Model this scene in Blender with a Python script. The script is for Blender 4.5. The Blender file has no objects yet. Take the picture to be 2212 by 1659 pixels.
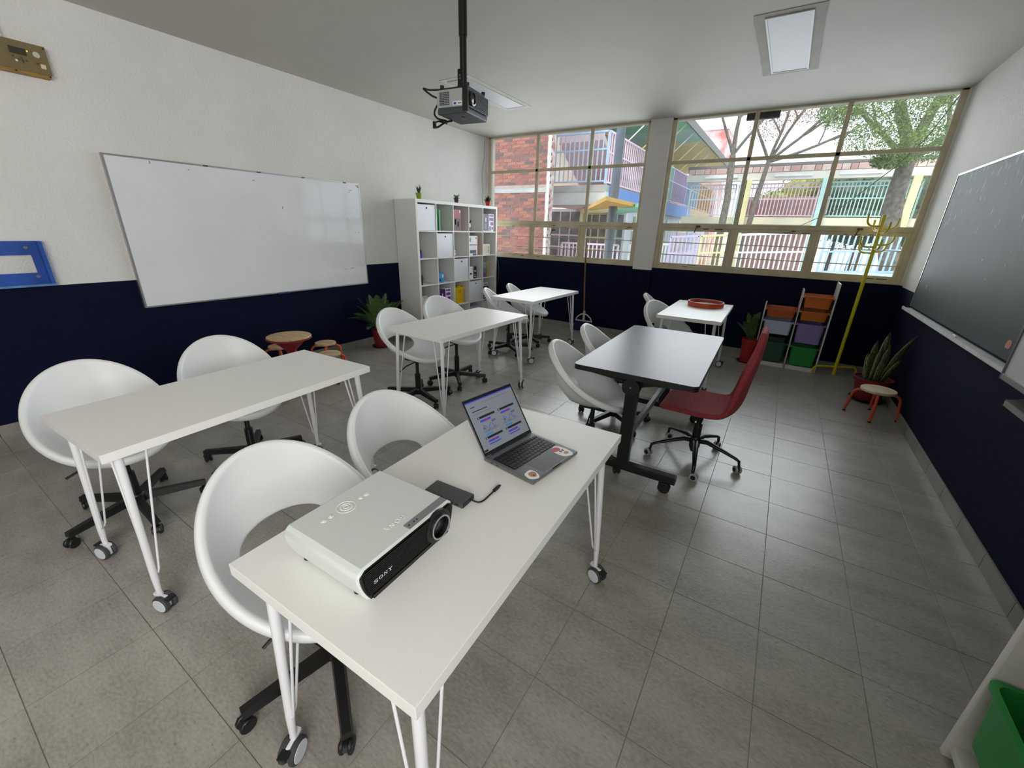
import bpy, bmesh, math, random
from mathutils import Vector, Matrix
R = math.radians
random.seed(7)
S = bpy.context.scene
COL = S.collection

# ------------------------------------------------------------------ camera
F_PX, IW, IH = 882.02, 2212, 1659
CAM = Vector((4.4583, 0.0, 1.4996))
_a, _b, _c = R(32.0954), R(-20.828), R(1.67)
FWD = Vector((-math.sin(_a)*math.cos(_b), math.cos(_a)*math.cos(_b), math.sin(_b)))
_r0 = Vector((math.cos(_a), math.sin(_a), 0)); _u0 = _r0.cross(FWD)
RGT = _r0*math.cos(_c) + _u0*math.sin(_c)
UPV = -_r0*math.sin(_c) + _u0*math.cos(_c)
cd = bpy.data.cameras.new('camera'); cam = bpy.data.objects.new('camera', cd); COL.objects.link(cam)
cd.sensor_fit = 'HORIZONTAL'; cd.sensor_width = 36.0; cd.lens = F_PX/IW*36.0
cd.clip_start = 0.02; cd.clip_end = 300
m3 = Matrix((RGT, UPV, -FWD)).transposed()
cam.matrix_world = Matrix.Translation(CAM) @ m3.to_4x4()
S.camera = cam

# ------------------------------------------------------------------ world, light, exposure
W = bpy.data.worlds.new('world'); S.world = W; W.use_nodes = True
bg = W.node_tree.nodes['Background']; bg.inputs[0].default_value = (0.88, 0.94, 1.0, 1); bg.inputs[1].default_value = 4.2
sun = bpy.data.lights.new('sun', 'SUN'); sun.energy = 4.0; sun.angle = R(12); sun.color = (1, .96, .88)
so = bpy.data.objects.new('sun', sun); COL.objects.link(so); so.rotation_euler = (R(38), R(-20), 0)
def area(name, loc, rot, sx, sy, power, col=(1, 1, 1), spread=110):
    l = bpy.data.lights.new(name, 'AREA'); l.shape = 'RECTANGLE'; l.size = sx; l.size_y = sy; l.energy = power; l.color = col
    l.spread = R(spread)
    o = bpy.data.objects.new(name, l); COL.objects.link(o); o.location = loc; o.rotation_euler = rot
    return o
REAR_Y = -2.6; RWX = 5.60
# daylight entering through the window of the right wall, behind the camera
area('daylight_side_window', (RWX-.02, -1.55, 1.78), (0, R(90), 0), 1.35, 2.1, 66, (1, .965, .92), 150)
# sky light entering through the two courtyard windows
area('daylight_court_window', (1.40, 6.12, 1.95), (R(-90), 0, 0), 2.4, 1.7, 28, (.9, .96, 1))
area('daylight_court_window', (4.25, 6.12, 1.95), (R(-90), 0, 0), 2.5, 1.7, 20, (.9, .96, 1))
S.view_settings.view_transform = 'Standard'; S.view_settings.look = 'None'
S.view_settings.gamma = 1; S.view_settings.exposure = 0.08; S.view_settings.use_curve_mapping = False

# ------------------------------------------------------------------ helpers
def lin(c):
    return tuple((v/12.92 if v <= .04045 else ((v+.055)/1.055)**2.4) for v in (x/255 for x in c))
MATS = {}
def mat(name, rgb, rough=.5, metal=0, var=0, vscale=8, bump=0, bscale=60, rgb2=None, spec=.5, emit=0, stretch=None, coat=0):
    if name in MATS: return MATS[name]
    m = bpy.data.materials.new(name); m.use_nodes = True; MATS[name] = m
    nt = m.node_tree; N = nt.nodes; L = nt.links; p = N['Principled BSDF']
    c = lin(rgb) + (1,)
    p.inputs['Base Color'].default_value = c; p.inputs['Roughness'].default_value = rough; p.inputs['Metallic'].default_value = metal
    p.inputs['Specular IOR Level'].default_value = spec
    if coat: p.inputs['Coat Weight'].default_value = coat
    if emit:
        p.inputs['Emission Color'].default_value = c; p.inputs['Emission Strength'].default_value = emit
    if var or bump:
        tc = N.new('ShaderNodeTexCoord'); src = tc.outputs['Object']
        if stretch:
            mp = N.new('ShaderNodeMapping'); mp.inputs['Scale'].default_value = stretch
            L.new(src, mp.inputs[0]); src = mp.outputs[0]
    if var:
        n = N.new('ShaderNodeTexNoise'); n.inputs['Scale'].default_value = vscale; n.inputs['Detail'].default_value = 5
        L.new(src, n.inputs['Vector'])
        cr = N.new('ShaderNodeValToRGB')
        c2 = lin(rgb2) if rgb2 else tuple(max(0, v*(1-var)) for v in c[:3])
        c1 = c[:3] if rgb2 else tuple(min(1, v*(1+var)) for v in c[:3])
        cr.color_ramp.elements[0].color = c2 + (1,); cr.color_ramp.elements[1].color = tuple(c1) + (1,)
        cr.color_ramp.elements[0].position = .35; cr.color_ramp.elements[1].position = .65
        L.new(n.outputs['Fac'], cr.inputs[0]); L.new(cr.outputs[0], p.inputs['Base Color'])
    if bump:
        n2 = N.new('ShaderNodeTexNoise'); n2.inputs['Scale'].default_value = bscale; n2.inputs['Detail'].default_value = 3
        L.new(src, n2.inputs['Vector'])
        b = N.new('ShaderNodeBump'); b.inputs['Strength'].default_value = bump; b.inputs['Distance'].default_value = .01
        L.new(n2.outputs['Fac'], b.inputs['Height']); L.new(b.outputs[0], p.inputs['Normal'])
    return m

class MB:
    """collects faces of one mesh; mi = material slot"""
    def __init__(s): s.v = []; s.f = []; s.mi = []; s.xf = Matrix.Identity(4)
    def add(s, verts, faces, mi=0):
        o = len(s.v)
        for q in verts: s.v.append(tuple(s.xf @ Vector(q)))
        for q in faces: s.f.append(tuple(i+o for i in q)); s.mi.append(mi)
        return s
    def box(s, c, d, mi=0, rz=0, ch=0):
        x, y, z = d[0]/2, d[1]/2, d[2]/2
        M = Matrix.Translation(c) @ Matrix.Rotation(rz, 4, 'Z')
        if ch <= 0:
            vs = [M @ Vector(q) for q in ((-x,-y,-z),(x,-y,-z),(x,y,-z),(-x,y,-z),(-x,-y,z),(x,-y,z),(x,y,z),(-x,y,z))]
            return s.add(vs, [(0,3,2,1),(4,5,6,7),(0,1,5,4),(1,2,6,5),(2,3,7,6),(3,0,4,7)], mi)
        bm = bmesh.new(); bmesh.ops.create_cube(bm, size=1)
        for q in bm.verts: q.co = Vector((q.co.x*d[0], q.co.y*d[1], q.co.z*d[2]))
        bmesh.ops.bevel(bm, geom=list(bm.edges), offset=ch, segments=2, affect='EDGES', profile=.6)
        return s.bm(bm, M, mi)
    def bx(s, x0, x1, y0, y1, z0, z1, mi=0, ch=0):
        return s.box(((x0+x1)/2, (y0+y1)/2, (z0+z1)/2), (abs(x1-x0), abs(y1-y0), abs(z1-z0)), mi, 0, ch)
    def bm(s, bm, M=Matrix.Identity(4), mi=0):
        bm.verts.index_update()
        s.add([M @ q.co for q in bm.verts], [[q.index for q in f.verts] for f in bm.faces], mi); bm.free(); return s
    def tube(s, pts, r, seg=8, mi=0, cap=True, closed=False, flat=1.0):
        pts = [Vector(q) for q in pts]; n = len(pts)
        rr = r if isinstance(r, (list, tuple)) else [r]*n
        vs = []; prev = None
        for i, q in enumerate(pts):
            if closed: t = pts[(i+1) % n] - pts[i-1]
            else: t = pts[min(i+1, n-1)] - pts[max(i-1, 0)]
            t.normalize()
            if prev is None:
                a = Vector((0, 0, 1)) if abs(t.z) < .9 else Vector((1, 0, 0))
                u = t.cross(a).normalized()
            else:
                u = (prev - t*prev.dot(t)).normalized()
            prev = u; w = t.cross(u)
            for k in range(seg):
                an = 2*math.pi*k/seg
                vs.append(q + (u*math.cos(an) + w*math.sin(an)*flat)*rr[i])
        fs = []
        for i in range(n if closed else n-1):
            j = (i+1) % n
            for k in range(seg):
                k2 = (k+1) % seg
                fs.append((i*seg+k, i*seg+k2, j*seg+k2, j*seg+k))
        if cap and not closed:
            fs.append(tuple(range(seg-1, -1, -1))); fs.append(tuple((n-1)*seg+k for k in range(seg)))
        return s.add(vs, fs, mi)
    def lathe(s, prof, seg=24, M=Matrix.Identity(4), mi=0):
        vs = []; n = len(prof)
        for (r, z) in prof:
            for k in range(seg):
                an = 2*math.pi*k/seg; vs.append(M @ Vector((max(r, 1e-5)*math.cos(an), max(r, 1e-5)*math.sin(an), z)))
        fs = []
        for i in range(n-1):
            for k in range(seg):
                k2 = (k+1) % seg; fs.append((i*seg+k, i*seg+k2, (i+1)*seg+k2, (i+1)*seg+k))
        loop = prof[0] == prof[-1]
        if prof[0][0] > 1e-4 and not loop: fs.append(tuple(range(seg-1, -1, -1)))
        if prof[-1][0] > 1e-4 and not loop: fs.append(tuple((n-1)*seg+k for k in range(seg)))
        return s.add(vs, fs, mi)
    def prism(s, poly, h0, h1, M=Matrix.Identity(4), mi=0):
        n = len(poly)
        vs = [M @ Vector((a, b, h0)) for a, b in poly] + [M @ Vector((a, b, h1)) for a, b in poly]
        fs = [tuple(range(n-1, -1, -1)), tuple(range(n, 2*n))] + [(i, (i+1) % n, n+(i+1) % n, n+i) for i in range(n)]
        return s.add(vs, fs, mi)
    def bar(s, p0, p1, w, h, mi=0, up=(0, 0, 1)):
        p0, p1 = Vector(p0), Vector(p1); t = (p1-p0).normalized(); u = Vector(up)
        if abs(t.dot(u)) > .95: u = Vector((0, 1, 0))
        sd = t.cross(u).normalized(); u = sd.cross(t)
        vs = []
        for q in (p0, p1):
            for a, b in ((-1,-1),(1,-1),(1,1),(-1,1)): vs.append(q + sd*a*w/2 + u*b*h/2)
        return s.add(vs, [(0,1,2,3),(7,6,5,4),(0,4,5,1),(1,5,6,2),(2,6,7,3),(3,7,4,0)], mi)
    def mesh(s, name, smooth=0):
        me = bpy.data.meshes.new(name); me.from_pydata(s.v, [], s.f)
        if any(s.mi): me.polygons.foreach_set('material_index', s.mi)
        bm = bmesh.new(); bm.from_mesh(me)
        bmesh.ops.remove_doubles(bm, verts=bm.verts, dist=1e-6)
        bmesh.ops.recalc_face_normals(bm, faces=bm.faces); bm.to_mesh(me); bm.free()
        if smooth:
            me.polygons.foreach_set('use_smooth', [True]*len(me.polygons))
            if smooth < 180: me.set_sharp_from_angle(angle=R(smooth))
        me.update(); return me
def link(name, data, parent=None, mats=None):
    o = bpy.data.objects.new(name, data); COL.objects.link(o)
    if parent: o.parent = parent
    if mats is not None:
        for m in (mats if isinstance(mats, (list, tuple)) else [mats]): data.materials.append(m)
    return o
def obj(name, mb, mats, parent=None, smooth=0):
    return link(name, mb.mesh(name, smooth), parent, mats)
def tag(o, label, cat, group=None, kind=None):
    o['label'] = label; o['category'] = cat
    if group: o['group'] = group
    if kind: o['kind'] = kind
    return o
def thing(name, label, cat, loc=(0, 0, 0), rz=0, group=None):
    o = bpy.data.objects.new(name, None); COL.objects.link(o); o.empty_display_size = .05
    o.location = loc; o.rotation_euler = (0, 0, rz)
    return tag(o, label, cat, group)
def struct(name, mb, mats, smooth=0):
    o = obj(name, mb, mats, None, smooth); o['kind'] = 'structure'; return o
def copy_tree(o, parent=None):
    c = o.copy(); COL.objects.link(c); c.parent = parent
    for ch in list(o.children): copy_tree(ch, c)
    return c
def at(px, py, Y=None, X=None, Z=None):
    d = FWD + RGT*((px-IW/2)/F_PX) - UPV*((py-IH/2)/F_PX)
    t = (Y-CAM.y)/d.y if Y is not None else ((X-CAM.x)/d.x if X is not None else (Z-CAM.z)/d.z)
    return CAM + d*t
def smooth(pts, k=6):
    P = [Vector(q) for q in pts]; out = []
    for i in range(len(P)-1):
        a, b, c, d = P[max(0, i-1)], P[i], P[i+1], P[min(len(P)-1, i+2)]
        for j in range(k):
            t = j/k; out.append(.5*((2*b)+(c-a)*t+(2*a-5*b+4*c-d)*t*t+(3*b-a-3*c+d)*t**3))
    return out+[P[-1]]
def project(P):
    d = Vector(P)-CAM; z = d.dot(FWD)
    if z < .05: return None
    return (IW/2+F_PX*d.dot(RGT)/z, IH/2-F_PX*d.dot(UPV)/z, z)
def arc(c, r, a0, a1, n, ax=(1, 0, 0), ay=(0, 0, 1)):
    c = Vector(c); ax = Vector(ax); ay = Vector(ay)
    return [c + ax*r*math.cos(a0+(a1-a0)*i/n) + ay*r*math.sin(a0+(a1-a0)*i/n) for i in range(n+1)]

# ------------------------------------------------------------------ materials
WHITE_WALL = mat('white_stucco', (228, 226, 222), .75, bump=.8, bscale=75, var=.03, vscale=1.5)
CEIL = mat('shaded_ceiling_paint', (192, 188, 179), .7, var=.03, vscale=1.2, bump=.06, bscale=60)  # the ceiling's shade is put into this colour, darker than the wall white
NAVY = mat('navy_paint', (8, 14, 42), .7, spec=.12, var=.1, vscale=2, bump=.25, bscale=130)
CREAM = mat('cream_frame_paint', (214, 203, 172), .55, var=1, rgb2=(196, 184, 152), vscale=6)
RUST = mat('chipped_rust', (96, 62, 40), .8, var=.3, vscale=40)
GROUT = mat('grey_grout', (140, 137, 130), .85, var=.15, vscale=20)
SKIRT = mat('skirting_tile', (136, 133, 127), .45, var=.14, vscale=6, bump=.05, bscale=30)
LAM = mat('white_laminate', (238, 237, 233), .38, var=.015, vscale=300)
LAM_EDGE = mat('white_edge_band', (228, 229, 236), .4)
WMETAL = mat('white_powder_coat', (234, 235, 238), .35)
PLAS = mat('white_chair_plastic', (228, 230, 230), .42, bump=.03, bscale=400)
BLK = mat('black_plastic', (20, 20, 22), .45)
BMETAL = mat('black_metal', (17, 18, 20), .38)
TYRE = mat('dark_grey_rubber', (62, 62, 66), .6)
CAP = mat('white_wheel_cap', (216, 219, 226), .4)
GREYW = mat('light_grey_tread', (176, 176, 178), .6)
ALU = mat('brushed_aluminium', (186, 187, 188), .35, metal=.8)
SCREW = mat('steel_screw', (150, 150, 150), .35, metal=.9)
DARK = mat('dark_recess', (14, 14, 16), .8)
SOIL = mat('potting_soil', (52, 38, 28), .95, var=.4, vscale=40, bump=.6, bscale=60)
TERRA = mat('dark_red_pot_plastic', (128, 26, 34), .45)
YEL = mat('yellow_enamel', (214, 200, 30), .35)
ORNG = mat('orange_enamel', (206, 84, 40), .4)
PINE = mat('pine_wood', (212, 186, 146), .5, var=1, rgb2=(182, 150, 108), vscale=5, stretch=(1, 9, 1))
PALEW = mat('pale_birch_wood', (226, 210, 178), .5, var=1, rgb2=(206, 186, 150), vscale=5, stretch=(9, 1, 1))
SHELFW = mat('white_foil_shelf', (232, 232, 228), .45)
def tile_mat():
    m = bpy.data.materials.new('grey_floor_tile'); m.use_nodes = True; nt = m.node_tree; N = nt.nodes; L = nt.links; p = N['Principled BSDF']
    g = N.new('ShaderNodeNewGeometry'); oi = N.new('ShaderNodeObjectInfo')
    mp = N.new('ShaderNodeMapping'); mp.inputs['Scale'].default_value = (1, 2.2, 1); L.new(g.outputs['Position'], mp.inputs[0])
    a = N.new('ShaderNodeTexNoise'); a.inputs['Scale'].default_value = 3.2; a.inputs['Detail'].default_value = 8; a.inputs['Roughness'].default_value = .65; L.new(mp.outputs[0], a.inputs[0])
    b = N.new('ShaderNodeTexNoise'); b.inputs['Scale'].default_value = 55; b.inputs['Detail'].default_value = 6; L.new(mp.outputs[0], b.inputs[0])
    mx = N.new('ShaderNodeMath'); mx.operation = 'MULTIPLY_ADD'; mx.inputs[1].default_value = .55; L.new(a.outputs['Fac'], mx.inputs[0])
    m2 = N.new('ShaderNodeMath'); m2.operation = 'MULTIPLY'; m2.inputs[1].default_value = .45; L.new(b.outputs['Fac'], m2.inputs[0]); L.new(m2.outputs[0], mx.inputs[2])
    rn = N.new('ShaderNodeMath'); rn.operation = 'MULTIPLY_ADD'; rn.inputs[1].default_value = .05; L.new(oi.outputs['Random'], rn.inputs[0]); L.new(mx.outputs[0], rn.inputs[2])
    cr = N.new('ShaderNodeValToRGB'); e = cr.color_ramp.elements
    e[0].position = .33; e[0].color = lin((128, 124, 116))+(1,); e[1].position = .72; e[1].color = lin((182, 178, 169))+(1,)
    L.new(rn.outputs[0], cr.inputs[0]); L.new(cr.outputs[0], p.inputs['Base Color'])
    rr = N.new('ShaderNodeMapRange'); rr.inputs[3].default_value = .25; rr.inputs[4].default_value = .33; p.inputs['Specular IOR Level'].default_value = .9; L.new(b.outputs['Fac'], rr.inputs[0]); L.new(rr.outputs[0], p.inputs['Roughness'])
    bp = N.new('ShaderNodeBump'); bp.inputs['Strength'].default_value = .12; bp.inputs['Distance'].default_value = .004; L.new(b.outputs['Fac'], bp.inputs['Height']); L.new(bp.outputs[0], p.inputs['Normal'])
    return m
TILE = tile_mat()
def glass_mat(name, tint, dust=.04, fac=.06):
    m = bpy.data.materials.new(name); m.use_nodes = True; nt = m.node_tree; N = nt.nodes; L = nt.links
    N.remove(N['Principled BSDF']); out = N['Material Output']
    t = N.new('ShaderNodeBsdfTransparent'); t.inputs[0].default_value = tuple(tint)+(1,)
    g = N.new('ShaderNodeBsdfGlossy'); g.inputs['Roughness'].default_value = .02
    d = N.new('ShaderNodeBsdfDiffuse'); d.inputs[0].default_value = (.8, .8, .78, 1)
    lw = N.new('ShaderNodeLayerWeight'); lw.inputs[0].default_value = .25
    mr = N.new('ShaderNodeMath'); mr.operation = 'MULTIPLY'; mr.inputs[1].default_value = .5; L.new(lw.outputs['Fresnel'], mr.inputs[0])
    a = N.new('ShaderNodeMixShader'); L.new(mr.outputs[0], a.inputs[0]); L.new(t.outputs[0], a.inputs[1]); L.new(g.outputs[0], a.inputs[2])
    tc = N.new('ShaderNodeTexCoord'); nz = N.new('ShaderNodeTexNoise'); nz.inputs['Scale'].default_value = 6; nz.inputs['Detail'].default_value = 6; L.new(tc.outputs['Object'], nz.inputs[0])
    mm = N.new('ShaderNodeMapRange'); mm.inputs[1].default_value = .4; mm.inputs[2].default_value = .8; mm.inputs[3].default_value = dust*.4; mm.inputs[4].default_value = dust*2; L.new(nz.outputs['Fac'], mm.inputs[0])
    b = N.new('ShaderNodeMixShader'); L.new(mm.outputs[0], b.inputs[0]); L.new(a.outputs[0], b.inputs[1]); L.new(d.outputs[0], b.inputs[2])
    L.new(b.outputs[0], out.inputs[0]); return m
PANE = glass_mat('dusty_dimming_glass', (.66, .68, .69))  # dust film plus an added tint that dims the courtyard view

# ------------------------------------------------------------------ room shell
RW, RH, YB = 5.60, 2.854, 6.15          # room width, ceiling height, back wall
DADO = 1.02
TX, TY, OX, OY = .3332, .3357, 4.6911, 4.2599
# floor: bedding slab with individual tiles
floor = struct('floor', MB().bx(-.2, RW+.2, REAR_Y-.2, YB+.2, -.12, -.0022), GROUT)
xs = [0.0] + [OX+i*TX for i in range(-14, 3) if 0.02 < OX+i*TX < RW-.02] + [RW]
ys = [REAR_Y] + [OY+i*TY for i in range(-21, 7) if REAR_Y+.02 < OY+i*TY < YB-.02] + [YB]
tiles = []
for i in range(len(xs)-1):
    for j in range(len(ys)-1):
        x0, x1, y0, y1 = xs[i]+.0014, xs[i+1]-.0014, ys[j]+.0014, ys[j+1]-.0014
        c = ((x0+x1)/2, (y0+y1)/2); pr = [project((x, y, 0)) for x in (x0, x1) for y in (y0, y1)]; pr = [q for q in pr if q]
        vis = any(-30 < q[0] < IW+30 and 0 < q[1] < IH+60 for q in pr)
        dist = (Vector((c[0], c[1], 0))-CAM).length
        tiles.append(((0 if vis else 100)+dist, c, (x1-x0, y1-y0)))
tiles.sort()
tmesh = {}
rest = MB()
for k, (d, c, s) in enumerate(tiles):
    dz = random.uniform(-.0006, .0006)
    if k < 298:
        key = (round(s[0], 3), round(s[1], 3))
        if key not in tmesh:
            tmesh[key] = MB().box((0, 0, -.001), (s[0], s[1], .002), ch=.0006).mesh('tile'); tmesh[key].materials.append(TILE)
        t = link('tile', tmesh[key], floor); t.location = (c[0], c[1], dz)
    else:
        rest.box((c[0], c[1], -.001+dz), (s[0], s[1], .002))
o = obj('tile_field', rest, TILE, floor); o['kind'] = 'stuff'

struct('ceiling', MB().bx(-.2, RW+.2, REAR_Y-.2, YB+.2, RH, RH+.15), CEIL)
struct('wall_left', MB().bx(-.2, 0, REAR_Y-.2, YB+.2, DADO, RH).bx(-.2, 0, REAR_Y-.2, YB+.2, -.05, DADO, 1), [WHITE_WALL, NAVY])
mr = MB().bx(RW, RW+.2, -.5, YB+.2, DADO, RH).bx(RW, RW+.2, REAR_Y-.2, YB+.2, -.05, DADO, 1)
mr.bx(RW, RW+.2, REAR_Y-.2, -2.6, DADO, RH).bx(RW, RW+.2, -2.6, -.5, DADO, 1.10).bx(RW, RW+.2, -2.6, -.5, 2.46, RH)
struct('wall_right', mr, [WHITE_WALL, NAVY])
wb = MB().bx(0, RW, YB-.03, YB+.17, -.05, 1.035, 1)
wb.bx(2.64, 2.905, YB-.075, YB+.17, 1.035, RH).bx(2.64, 2.905, YB-.075, YB-.03, 0, 1.005, 1).bx(2.64, 2.905, YB-.075, YB-.03, 1.005, 1.035)
wb.bx(0, .03, YB-.03, YB+.17, 1.035, RH).bx(RW-.02, RW, YB-.03, YB+.17, 1.035, RH)
struct('wall_back', wb, [WHITE_WALL, NAVY])
# rear wall, and the side window behind the camera
struct('wall_rear', MB().bx(0, RW, REAR_Y-.2, REAR_Y, -.05, DADO, 1).bx(0, RW, REAR_Y-.2, REAR_Y, DADO, RH), [WHITE_WALL, NAVY])
w3 = bpy.data.objects.new('window_3', None); COL.objects.link(w3); w3['kind'] = 'structure'; w3['label'] = 'cream framed side window in the right wall'
for y in (-2.58, -1.55, -.52): obj('mullion', MB().bx(RW+.06, RW+.10, y-.02, y+.02, 1.10, 2.46), CREAM, w3)
for z in (1.12, 1.78, 2.44): obj('transom', MB().bx(RW+.06, RW+.10, -2.56, -.54, z-.02, z+.02), CREAM, w3)
# skirting tiles
def skirting(name, pieces):
    e = bpy.data.objects.new(name, None); COL.objects.link(e); e['kind'] = 'structure'; e['label'] = 'low grey tile skirting along the wall foot'
    for (x0, x1, y0, y1) in pieces:
        obj('skirting_tile', MB().bx(x0, x1, y0, y1, 0, .085, ch=.002), SKIRT, e)
skirting('baseboard_left', [(0.0005, .013, ys[j]+.0015, ys[j+1]-.0015) for j in range(5, len(ys)-1)])
skirting('baseboard_right', [(RW-.013, RW-.0005, ys[j]+.0015, ys[j+1]-.0015) for j in range(5, len(ys)-1)])
skirting('baseboard_back', [(xs[i]+(.015 if i == 0 else .0015), xs[i+1]-(.015 if i == len(xs)-2 else .0015), YB-.090, YB-.0755) if 2.5 < xs[i] < 2.92 else (xs[i]+(.015 if i == 0 else .0015), xs[i+1]-(.015 if i == len(xs)-2 else .0015), YB-.043, YB-.031) for i in range(len(xs)-1)])

# ------------------------------------------------------------------ courtyard windows
def frame_bar(parent, name, x0, x1, z0, z1, y=YB+.02, t=.035):
    return obj(name, MB().bx(x0, x1, y-t/2, y+t/2, z0, z1, ch=.003), CREAM, parent)
def court_window(name, X0, X1, M1, M2, label, sashes, head=RH):
    w = bpy.data.objects.new(name, None); COL.objects.link(w); w['kind'] = 'structure'; w['label'] = label
    frame_bar(w, 'jamb', X0, X0+.05, 1.035, head, t=.05); frame_bar(w, 'jamb', X1-.05, X1, 1.035, head, t=.05)
    frame_bar(w, 'head_rail', X0, X1, head-.018, head, t=.05)
    frame_bar(w, 'sill_rail', X0, X1, 1.035, 1.075, t=.06)
    frame_bar(w, 'transom', X0+.05, X1-.05, 2.335, 2.375)
    frame_bar(w, 'transom', X0+.05, X1-.05, 1.572, 1.625, t=.05)
    ex = [X0+.05, M1, M2, X1-.05]
    for m in (M1, M2): frame_bar(w, 'mullion', m-.022, m+.022, 1.60, head)
    for i in range(3):
        a, b = ex[i]+(.022 if i else 0), ex[i+1]-(.022 if i < 2 else 0)
        for z0, z1 in ((2.375, head-.018), (1.625, 2.335)):
            obj('pane', MB().bx(a, b, YB+.018, YB+.022, z0, z1), PANE, w)
    for i in range(2): frame_bar(w, 'lower_mullion', sashes[i][1], sashes[i+1][0], 1.075, 1.572, t=.03)
    for (a, b) in sashes:
        s = obj('sash', MB().bx(a, a+.032, YB, YB+.045, 1.075, 1.572, ch=.003).bx(b-.032, b, YB, YB+.045, 1.075, 1.572, ch=.003)
                .bx(a+.032, b-.032, YB, YB+.045, 1.075, 1.115, ch=.003).bx(a+.032, b-.032, YB, YB+.045, 1.530, 1.572, ch=.003), CREAM, w)
        obj('pane', MB().bx(a+.032, b-.032, YB+.02, YB+.024, 1.115, 1.530), PANE, s)
        for z in (1.385, 1.225):
            obj('security_bar', MB().tube([(a+.012, YB-.006, z), (b-.012, YB-.006, z)], .0055, 6), CREAM, s)
        rs = MB()
        for q in range(5):
            x = random.uniform(a+.06, b-.12); rs.bx(x, x+random.uniform(.03, .12), YB-.0012, YB-.0002, *random.choice([(1.08, 1.088), (1.556, 1.566), (1.538, 1.544), (1.1, 1.106)]))
        obj('paint_chips', rs, RUST, s)
    return w
w1 = court_window('window_1', .03, 2.64, .937, 1.81, 'cream steel framed window beside the bookcase with brick wall beyond', [(.08, .875), (.905, 1.745), (1.80, 2.59)])
w2 = court_window('window_2', 2.905, 5.58, 3.84, 4.70, 'wide cream steel framed window right of the white pillar', [(2.955, 3.815), (3.865, 4.68), (4.72, 5.53)])
for px, py, w in ((1508, 489, w2), (1858, 495, w2), (1195, 497, w1)):
    q = at(px, py, YB-.02)
    obj('window_latch', MB().box((q.x, YB-.015, q.z), (.05, .025, .02), ch=.004).tube([(q.x, YB-.03, q.z), (q.x-.02, YB-.045, q.z-.03), (q.x-.03, YB-.05, q.z-.08)], .006, 6), RUST, w, 40)

# ------------------------------------------------------------------ tables on hairpin legs with casters
def disc(r, w, bev=.004): return [(0.0, -w/2), (r-bev, -w/2), (r, -w/2+bev), (r, w/2-bev), (r-bev, w/2), (0.0, w/2)]
ROTX = Matrix.Rotation(R(90), 4, 'X')
def table_caster(me={}):
    if not me:
        fk = MB()
        for sgn in (-1, 1):
            cb = MB().lathe(disc(.030, .0025, .001), 24, Matrix.Translation((.014, sgn*.0262, .0375)) @ ROTX); me['c%d' % sgn] = cb.mesh('wheel_cap', 40); me['c%d' % sgn].materials.append(CAP)
            tb = MB().lathe(disc(.0375, .017), 24, Matrix.Translation((.014, sgn*.0165, .0375)) @ ROTX); me['t%d' % sgn] = tb.mesh('wheel', 40); me['t%d' % sgn].materials.append(TYRE)
        fk.box((.012, 0, .045), (.05, .014, .05), ch=.004).tube([(0, 0, .05), (0, 0, .105)], .010, 10)
        fk.box((-.008, 0, .074), (.03, .02, .014), ch=.003)
        me['f'] = fk.mesh('caster_fork', 40); me['f'].materials.append(WMETAL)
        br = MB().box((.045, 0, .066), (.028, .03, .008), ch=.002); me['b'] = br.mesh('brake_tab'); me['b'].materials.append(BLK)
    return me
def make_table(L, Wd, name, label, group):
    t = thing(name, label, 'table', group=group)
    tt = MB().box((0, 0, .723), (Wd, L, .034), ch=.0015)
    obj('tabletop', tt, LAM, t)
    tc = table_caster()
    for sx in (-1, 1):
        for sy in (-1, 1):
            a = Vector((sx*(Wd/2-.055), sy*(L/2-.055), .706)); b = Vector((sx*(Wd/2-.030), sy*(L/2-.030), .10))
            mb = MB().tube([a, a.lerp(b, .9), b], [.0145, .0125, .010], 12)
            mb.box((a.x-sx*.03, a.y-sy*.03, .7035), (.10, .10, .005))
            leg = obj('leg', mb, WMETAL, t, 40)
            for dx, dy in ((1, 0), (0, 1)):
                p0 = Vector((a.x-sx*dx*.085, a.y-sy*dy*.085, .704)); e = a.lerp(b, .86); p1 = e+Vector((-sx*dx*.020, -sy*dy*.020, 0))
                p2 = e+Vector((-sx*dx*.014, -sy*dy*.014, -.014)); p3 = e+Vector((0, 0, -.016))
                obj('hairpin_rod', MB().tube([p0, p1, p2, p3], .0042, 8), WMETAL, leg, 60)
            ang = random.uniform(0, 360)
            M = Matrix.Translation((b.x, b.y, 0)) @ Matrix.Rotation(R(ang), 4, 'Z')
            for k, nm in (('t-1', 'wheel'), ('t1', 'wheel'), ('c-1', 'wheel_cap'), ('c1', 'wheel_cap'), ('f', 'caster_fork'), ('b', 'brake_tab')):
                c = link(nm, tc[k], leg); c.matrix_local = M
    return t
TABLES = {}
TL, TW = 1.175, .592
for key, x, y, a, lab in (('near', 3.782, .8775, 1.87, 'white table on casters carrying the projector and open laptop'),
                     ('left', 2.320, .8417, 2.87, 'bare white table on casters standing in front of the small wooden stools'),
                     ('mid', 2.214, 2.7515, -1.45, 'bare white table on casters between two chairs near the potted fern'),
                     ('backl', 1.907, 4.6098, -1.54, 'bare white table on casters beside the white cube bookcase'),
                     ('backr', 3.786, 4.7971, .80, 'white table on casters with a round orange tray on it')):
    t = make_table(TL, TW, 'work_table', lab, 'white tables on casters'); t.location = (x, y, 0); t.rotation_euler.z = R(a); TABLES[key] = t

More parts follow.
